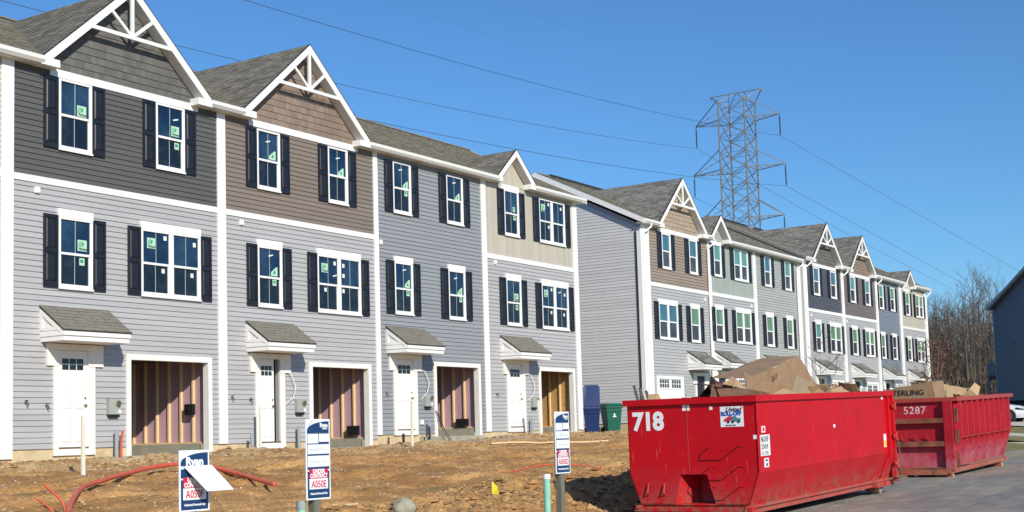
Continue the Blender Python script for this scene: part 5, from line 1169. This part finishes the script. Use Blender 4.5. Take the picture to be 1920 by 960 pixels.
# ------------------------------------------------------------------ bare trees
tr = random.Random(5)
def branch(mb, p, d, L, r, depth, n=3, spread=.55):
    q = p+d*L; 
    mid = p+d*(L*.5)+Vector((tr.uniform(-1, 1), tr.uniform(-1, 1), 0))*L*.05
    mb.tube([p, mid, q], [r, r*.8, r*.55], n, cap=False)
    if depth == 0: return
    for k in range(tr.choice((2, 3, 3))):
        t = tr.uniform(.35, 1.0); base = p+(q-p)*t
        ax = Vector((tr.uniform(-1, 1), tr.uniform(-1, 1), tr.uniform(.0, .9))).normalized()
        nd = (d*(1-spread)+ax*spread); nd.z = abs(nd.z)*.9+.15; nd.normalize()
        branch(mb, base, nd, L*tr.uniform(.5, .72), r*.55, depth-1, n, spread)
def tree(name, x, y, h, label, group, r=.16, m=bark, depth=3, parts=True, clear=.3, spread=.5, sink=.2):
    z = float(H(x, y))-sink
    root = thing(name, (x, y, z), label, 'tree', group)
    t = MB(); top = Vector((x+tr.uniform(-.5, .5), y+tr.uniform(-.5, .5), z+h)); b0 = Vector((x, y, z))
    pts = [b0+(top-b0)*f+Vector((tr.uniform(-1, 1), tr.uniform(-1, 1), 0))*h*.012 for f in (0, .25, .5, .75, 1)]
    t.tube(pts, [r, r*.8, r*.6, r*.35, r*.08], 6, cap=False); t.build('trunk', m, root)
    c = MB(); nb = int(h*1.5)
    for k in range(nb):
        f = clear+(1-clear)*(k+tr.random())/nb; p = b0+(top-b0)*f; a = tr.uniform(0, 6.28)
        d = Vector((math.cos(a)*.75, math.sin(a)*.75, tr.uniform(.45, 1.1))).normalized()
        branch(c, p, d, h*(.30*(1-f)+.10), r*(1-f)*.5+.015, depth, 3, spread)
    c.build('crown', m, root); return root
tree('bare_tree', 133.0, 32.7, 13.3, 'tallest bare tree above the wood, with crooked limbs', None, .26, bark, 4, clear=.35, spread=.62)
tree('bare_tree', 131.0, 30.4, 12.4, 'bare tree just left of the navy house roof', None, .18, bark2, 4, clear=.3)
tree('bare_tree', 130.0, 35.8, 10.8, 'slim bare tree at the left end of the wood, beside the last townhouse', None, .13, bark2, 4, clear=.3)
tree('bare_tree', 129.0, 34.3, 11.0, 'slim bare tree between the last townhouse and the tallest tree', None, .13, bark, 4, clear=.25)
wood = MB()
for k in range(1500):
    x = 124+tr.random()**1.2*48; y = tr.uniform(12, 58); z = float(H(x, y))-.3; h = tr.uniform(7.5, 11.2)+(1.5 if tr.random() < .08 else 0)
    b0 = Vector((x, y, z)); lean = Vector((tr.uniform(-.10, .10), tr.uniform(-.10, .10), 1)).normalized(); r = tr.uniform(.03, .10)
    wood.tube([b0, b0+lean*h*.5, b0+lean*h], [r, r*.7, .012], 3, cap=False)
    for j in range(9):
        f = tr.uniform(.15, .97); a = tr.uniform(0, 6.28); d = Vector((math.cos(a)*.6, math.sin(a)*.6, tr.uniform(.5, 1.2))).normalized()
        p = b0+lean*h*f; l = h*tr.uniform(.08, .2)*(1.25-f*.6); q = p+d*l
        wood.tube([p, q], [r*.4+.006, .006], 3, cap=False)
        for i in range(3):
            d2 = (d+Vector((tr.uniform(-.7, .7), tr.uniform(-.7, .7), tr.uniform(0, .6)))).normalized(); p2 = p+(q-p)*tr.uniform(.3, 1)
            wood.tube([p2, p2+d2*l*.6], [.014, .004], 3, cap=False)
for k in range(42000):     # fine twigs
    x = 123+tr.random()**1.2*46; y = tr.uniform(14, 56); z = tr.uniform(3, 12.2)*(1 if tr.random() < .75 else .8)+(x-123)*.02; l = tr.uniform(.5, 1.5); a = tr.uniform(0, 6.28); wd = tr.uniform(.008, .022); p = Vector((x, y, z)); q = p+Vector((math.cos(a)*.35, math.sin(a)*.35, tr.uniform(.5, 1)))*l
    wood.tri((p.x, p.y-wd, p.z), (p.x, p.y+wd, p.z), tuple(q))
tag(wood.build('bare_wood', bark2), kind='stuff')
us = MB()
for k in range(16000):
    x = tr.uniform(122, 172); y = tr.uniform(8, 64); z = float(np.interp(x, [95, 140, 400], [1.6, 2.6, 5])); l = tr.uniform(.8, 4.8)*tr.uniform(.5, 1.35); dx, dy = tr.uniform(-.9, .9), tr.uniform(-.9, .9); b = z+tr.uniform(-.3, 3.6); wd = tr.uniform(.02, .06)
    us.tri((x, y-wd, b), (x, y+wd, b), (x+dx, y+dy, b+l))
tag(us.build('undergrowth', bark), kind='stuff')
eg = MB()
for k in range(900):
    x = 122+tr.gauss(0, .8); y = 34.0+tr.gauss(0, .9); z = 2.0+abs(tr.gauss(0, 1.6)); s = .14; a, b, c = [Vector((tr.uniform(-s, s), tr.uniform(-s, s), tr.uniform(-s, s))) for _ in range(3)]; p = Vector((x, y, z)); eg.tri(p+a, p+b, p+c)
tag(eg.build('evergreen_shrub', evergreen), 'low green shrub at the foot of the bare wood', 'shrub')
# young trees by the far terrace
t = tree('young_tree', 80.2, 22.3, 4.6, 'small young tree with russet leaves before the last townhouses', None, .05, bark, 2, clear=.35)
lf = MB()
for k in range(420):
    f = tr.random(); p = Vector((80.2+tr.gauss(0, .55), 22.3+tr.gauss(0, .55), float(H(80.2, 22.3))+1.7+f*2.9)); s = .10; a, b, c = [Vector((tr.uniform(-s, s), tr.uniform(-s, s), tr.uniform(-s, s))) for _ in range(3)]; lf.tri(p+a, p+b, p+c)
lf.build('leaves', leafr, t, kind='stuff')
tree('young_tree', 62.5, 22.8, 4.8, 'thin leafless young tree before the roof step', None, .028, bark, 2, clear=.3)

# ------------------------------------------------------------------ navy house across the street
bh = thing('navy_house', (97.8, 23, 1.6), 'navy-sided house with its gable end in shade at the right edge', 'house')
o = Vector((97.8, 23, 0)); u_ = Vector((-.73, -.68, 0)).normalized(); v_ = Vector((.68, -.73, 0)).normalized()
def LP(s, t, z): p = o+u_*s+v_*t; return (p.x, p.y, z)
wd, dp, ze_, zr_ = 12., 13., 9.55, 12.25
m = MB(); m.prism([LP(.31, 0, 3.0), LP(wd, 0, 3.0), LP(wd, 0, ze_-.1), LP((wd+.31)/2, 0, zr_-.15), LP(.31, 0, ze_-.1)], [LP(.31, dp, 3.0), LP(wd, dp, 3.0), LP(wd, dp, ze_-.1), LP((wd+.31)/2, dp, zr_-.15), LP(.31, dp, ze_-.1)]); m.build('wall', bluehouse, bh)
m = MB(); z = 3.0
while z < 12:
    a0 = .32+max(0, (z-ze_+.1))/((zr_-ze_))*(wd/2-.1); a1 = wd-(a0-.31)
    if a1 > a0: m.quad(LP(a0, -.02, z), LP(a1, -.02, z), LP(a1, -.003, z+.17), LP(a0, -.003, z+.17)); m.quad(LP(a0, 0, z), LP(a1, 0, z), LP(a1, -.02, z), LP(a0, -.02, z))
    z += .17
m.build('siding', bluehouse, bh, kind='stuff')
m = MB(); m.prism([LP(.5, .25, .5), LP(wd-.2, .25, .5), LP(wd-.2, .25, 3.0), LP(.5, .25, 3.0)], [LP(.5, dp-.2, .5), LP(wd-.2, dp-.2, .5), LP(wd-.2, dp-.2, 3.0), LP(.5, dp-.2, 3.0)]); m.build('foundation', mat('shaded_base', (.03, .035, .045), .9), bh)  # set-back base, coloured dark to paint in the shade under the house
mid_ = (wd+.31)/2
for a, b in ((0, mid_), (wd+.31, mid_)):
    m = MB(); m.prism([LP(a, -.3, ze_-.05), LP(b, -.3, zr_), LP(b, -.3, zr_+.16), LP(a, -.3, ze_+.11)], [LP(a, dp+.3, ze_-.05), LP(b, dp+.3, zr_), LP(b, dp+.3, zr_+.16), LP(a, dp+.3, ze_+.11)]); m.build('roof', shingle2, bh)
    m = MB(); m.prism([LP(a, -.34, ze_-.16), LP(b, -.34, zr_-.11), LP(b, -.34, zr_+.13), LP(a, -.34, ze_+.08)], [LP(a, -.30, ze_-.16), LP(b, -.30, zr_-.11), LP(b, -.30, zr_+.13), LP(a, -.30, ze_+.08)]); m.build('rake_board', bluetrim, bh)
m = MB(); m.prism([LP(.30, -.03, 3.0), LP(.45, -.03, 3.0), LP(.45, -.03, ze_-.2), LP(.30, -.03, ze_-.2)], [LP(.30, .05, 3.0), LP(.45, .05, 3.0), LP(.45, .05, ze_-.2), LP(.30, .05, ze_-.2)]); m.build('corner_board', bluetrim, bh)
m = MB(); m.tube([LP(2.6, -.02, 7.0), LP(2.6, -.1, 6.95)], .12, 10); m.build('round_vent', bluetrim, bh)
m = MB(); m.prism([LP(-1.5, .4, 4.6), LP(.3, .4, 4.6), LP(.3, .4, 4.85), LP(-1.5, .4, 4.85)], [LP(-1.5, 4.5, 4.6), LP(.3, 4.5, 4.6), LP(.3, 4.5, 4.85), LP(-1.5, 4.5, 4.85)]); m.build('deck', mat('deck_dark', (.06, .05, .06), .8), bh)
for q in range(13): m = MB(); m.bar(LP(-1.5+q*.145, .42, 4.85), LP(-1.5+q*.145, .42, 5.75), .05); m.build('baluster', bluetrim, bh)
m = MB(); m.bar(LP(-1.55, .42, 5.78), LP(.3, .42, 5.78), .1); m.bar(LP(-1.5, .42, 1.3), LP(-1.5, .42, 5.8), .12); m.bar(LP(-1.5, .42, 7.4), LP(.3, .42, 7.2), .07); m.build('deck_rail', bluetrim, bh)

# ------------------------------------------------------------------ white car in front of it
def car(x, y, z, hd, label):
    root = thing('parked_car', (x, y, z), label, 'car', rot=(0, 0, hd))
    # stations along the length: (x, half width, belt z, roof z, roof half width)
    S = [(-2.3, .70, .80, .82, .5), (-2.2, .82, .95, .97, .6), (-1.6, .89, 1.0, 1.04, .66), (-1.0, .91, .98, 1.33, .60), (-.3, .92, .95, 1.44, .60), (.3, .92, .93, 1.42, .60), (.95, .91, .92, 1.10, .66), (1.25, .90, .90, .97, .7), (1.8, .88, .80, .88, .66), (2.2, .80, .66, .74, .55), (2.35, .62, .5, .56, .4)]
    b = MB(); rings = []
    for (sx_, hw, bz, rz, rw) in S:
        zl = .22 if abs(sx_) < 2.25 else .34
        rings.append([(sx_, -hw*.92, zl), (sx_, -hw, zl+.2), (sx_, -hw, (bz+zl)/2+.05), (sx_, -hw*.97, bz), (sx_, -rw, rz), (sx_, -rw*.4, rz+.03), (sx_, rw*.4, rz+.03), (sx_, rw, rz), (sx_, hw*.97, bz), (sx_, hw, (bz+zl)/2+.05), (sx_, hw, zl+.2), (sx_, hw*.92, zl)])
    n = 12
    for rg in rings: b.v += rg
    for k in range(len(rings)-1):
        for j in range(n):
            a = k*n+j; c = k*n+(j+1) % n; g = 1 if (j in (3, 7) and 2 <= k <= 6) or (k in (2, 5, 6) and j in (4, 5, 6)) else 0
            b.f.append((a, c, c+n, a+n)); b.m.append(g)
    b.f.append(tuple(range(n-1, -1, -1))); b.m.append(0); b.f.append(tuple(range((len(rings)-1)*n, len(rings)*n))); b.m.append(0)
    b.build('car_body', [carwhite, carglass], root, smooth=False)
    for wx in (1.38, -1.35):
        for s in (-1, 1):
            a = MB(); a.tube([(wx, s*.925, .34), (wx, s*.70, .34)], .40, 20); a.build('wheel_arch', boxblk, root)
            w_ = MB(); w_.tube([(wx, s*.945, .33), (wx, s*.72, .33)], .33, 20); t = w_.build('wheel', tyre, root)
            r_ = MB()
            for q in range(10): an = q*math.pi/5; r_.bar((wx, s*.955, .33), (wx+.24*math.cos(an), s*.955, .33+.24*math.sin(an)), .035, .02, upv=(0, 1, 0))
            r_.tube([(wx, s*.96, .33), (wx, s*.94, .33)], .06, 10); r_.build('rim', chrome, t)
    for s in (-1, 1):
        h = MB(); h.prism([(1.75, s*.885, .70), (2.22, s*.76, .60), (2.24, s*.76, .70), (1.80, s*.89, .80)], [(1.75, s*.83, .70), (2.2, s*.70, .60), (2.2, s*.70, .72), (1.80, s*.83, .82)]); h.build('headlight', carglass, root)
        h = MB(); h.prism([(1.95, s*.87, .685), (2.2, s*.79, .635), (2.2, s*.79, .67), (1.95, s*.875, .74)], [(1.95, s*.85, .685), (2.2, s*.77, .635), (2.2, s*.77, .67), (1.95, s*.85, .74)]); h.build('lamp_reflector', chrome, root)
        h = MB(); h.box(.75, .95, s*.93-.1*(s < 0), s*.93+.1*(s > 0), .95, 1.07); h.build('mirror', carwhite, root)
    g = MB(); g.box(2.30, 2.375, -.45, .45, .36, .52); g.build('grille', boxblk, root)
    return root
hd = math.atan2(-.95, -.05)
cd = Vector((math.cos(hd), math.sin(hd)))
cx_, cy_ = 78.45-cd.x*1.38, 17.75-cd.y*1.38
car(cx_+.9, cy_, float(H(78.4, 17.6))-.06, hd, 'white saloon car parked on the right, half hidden by the container')
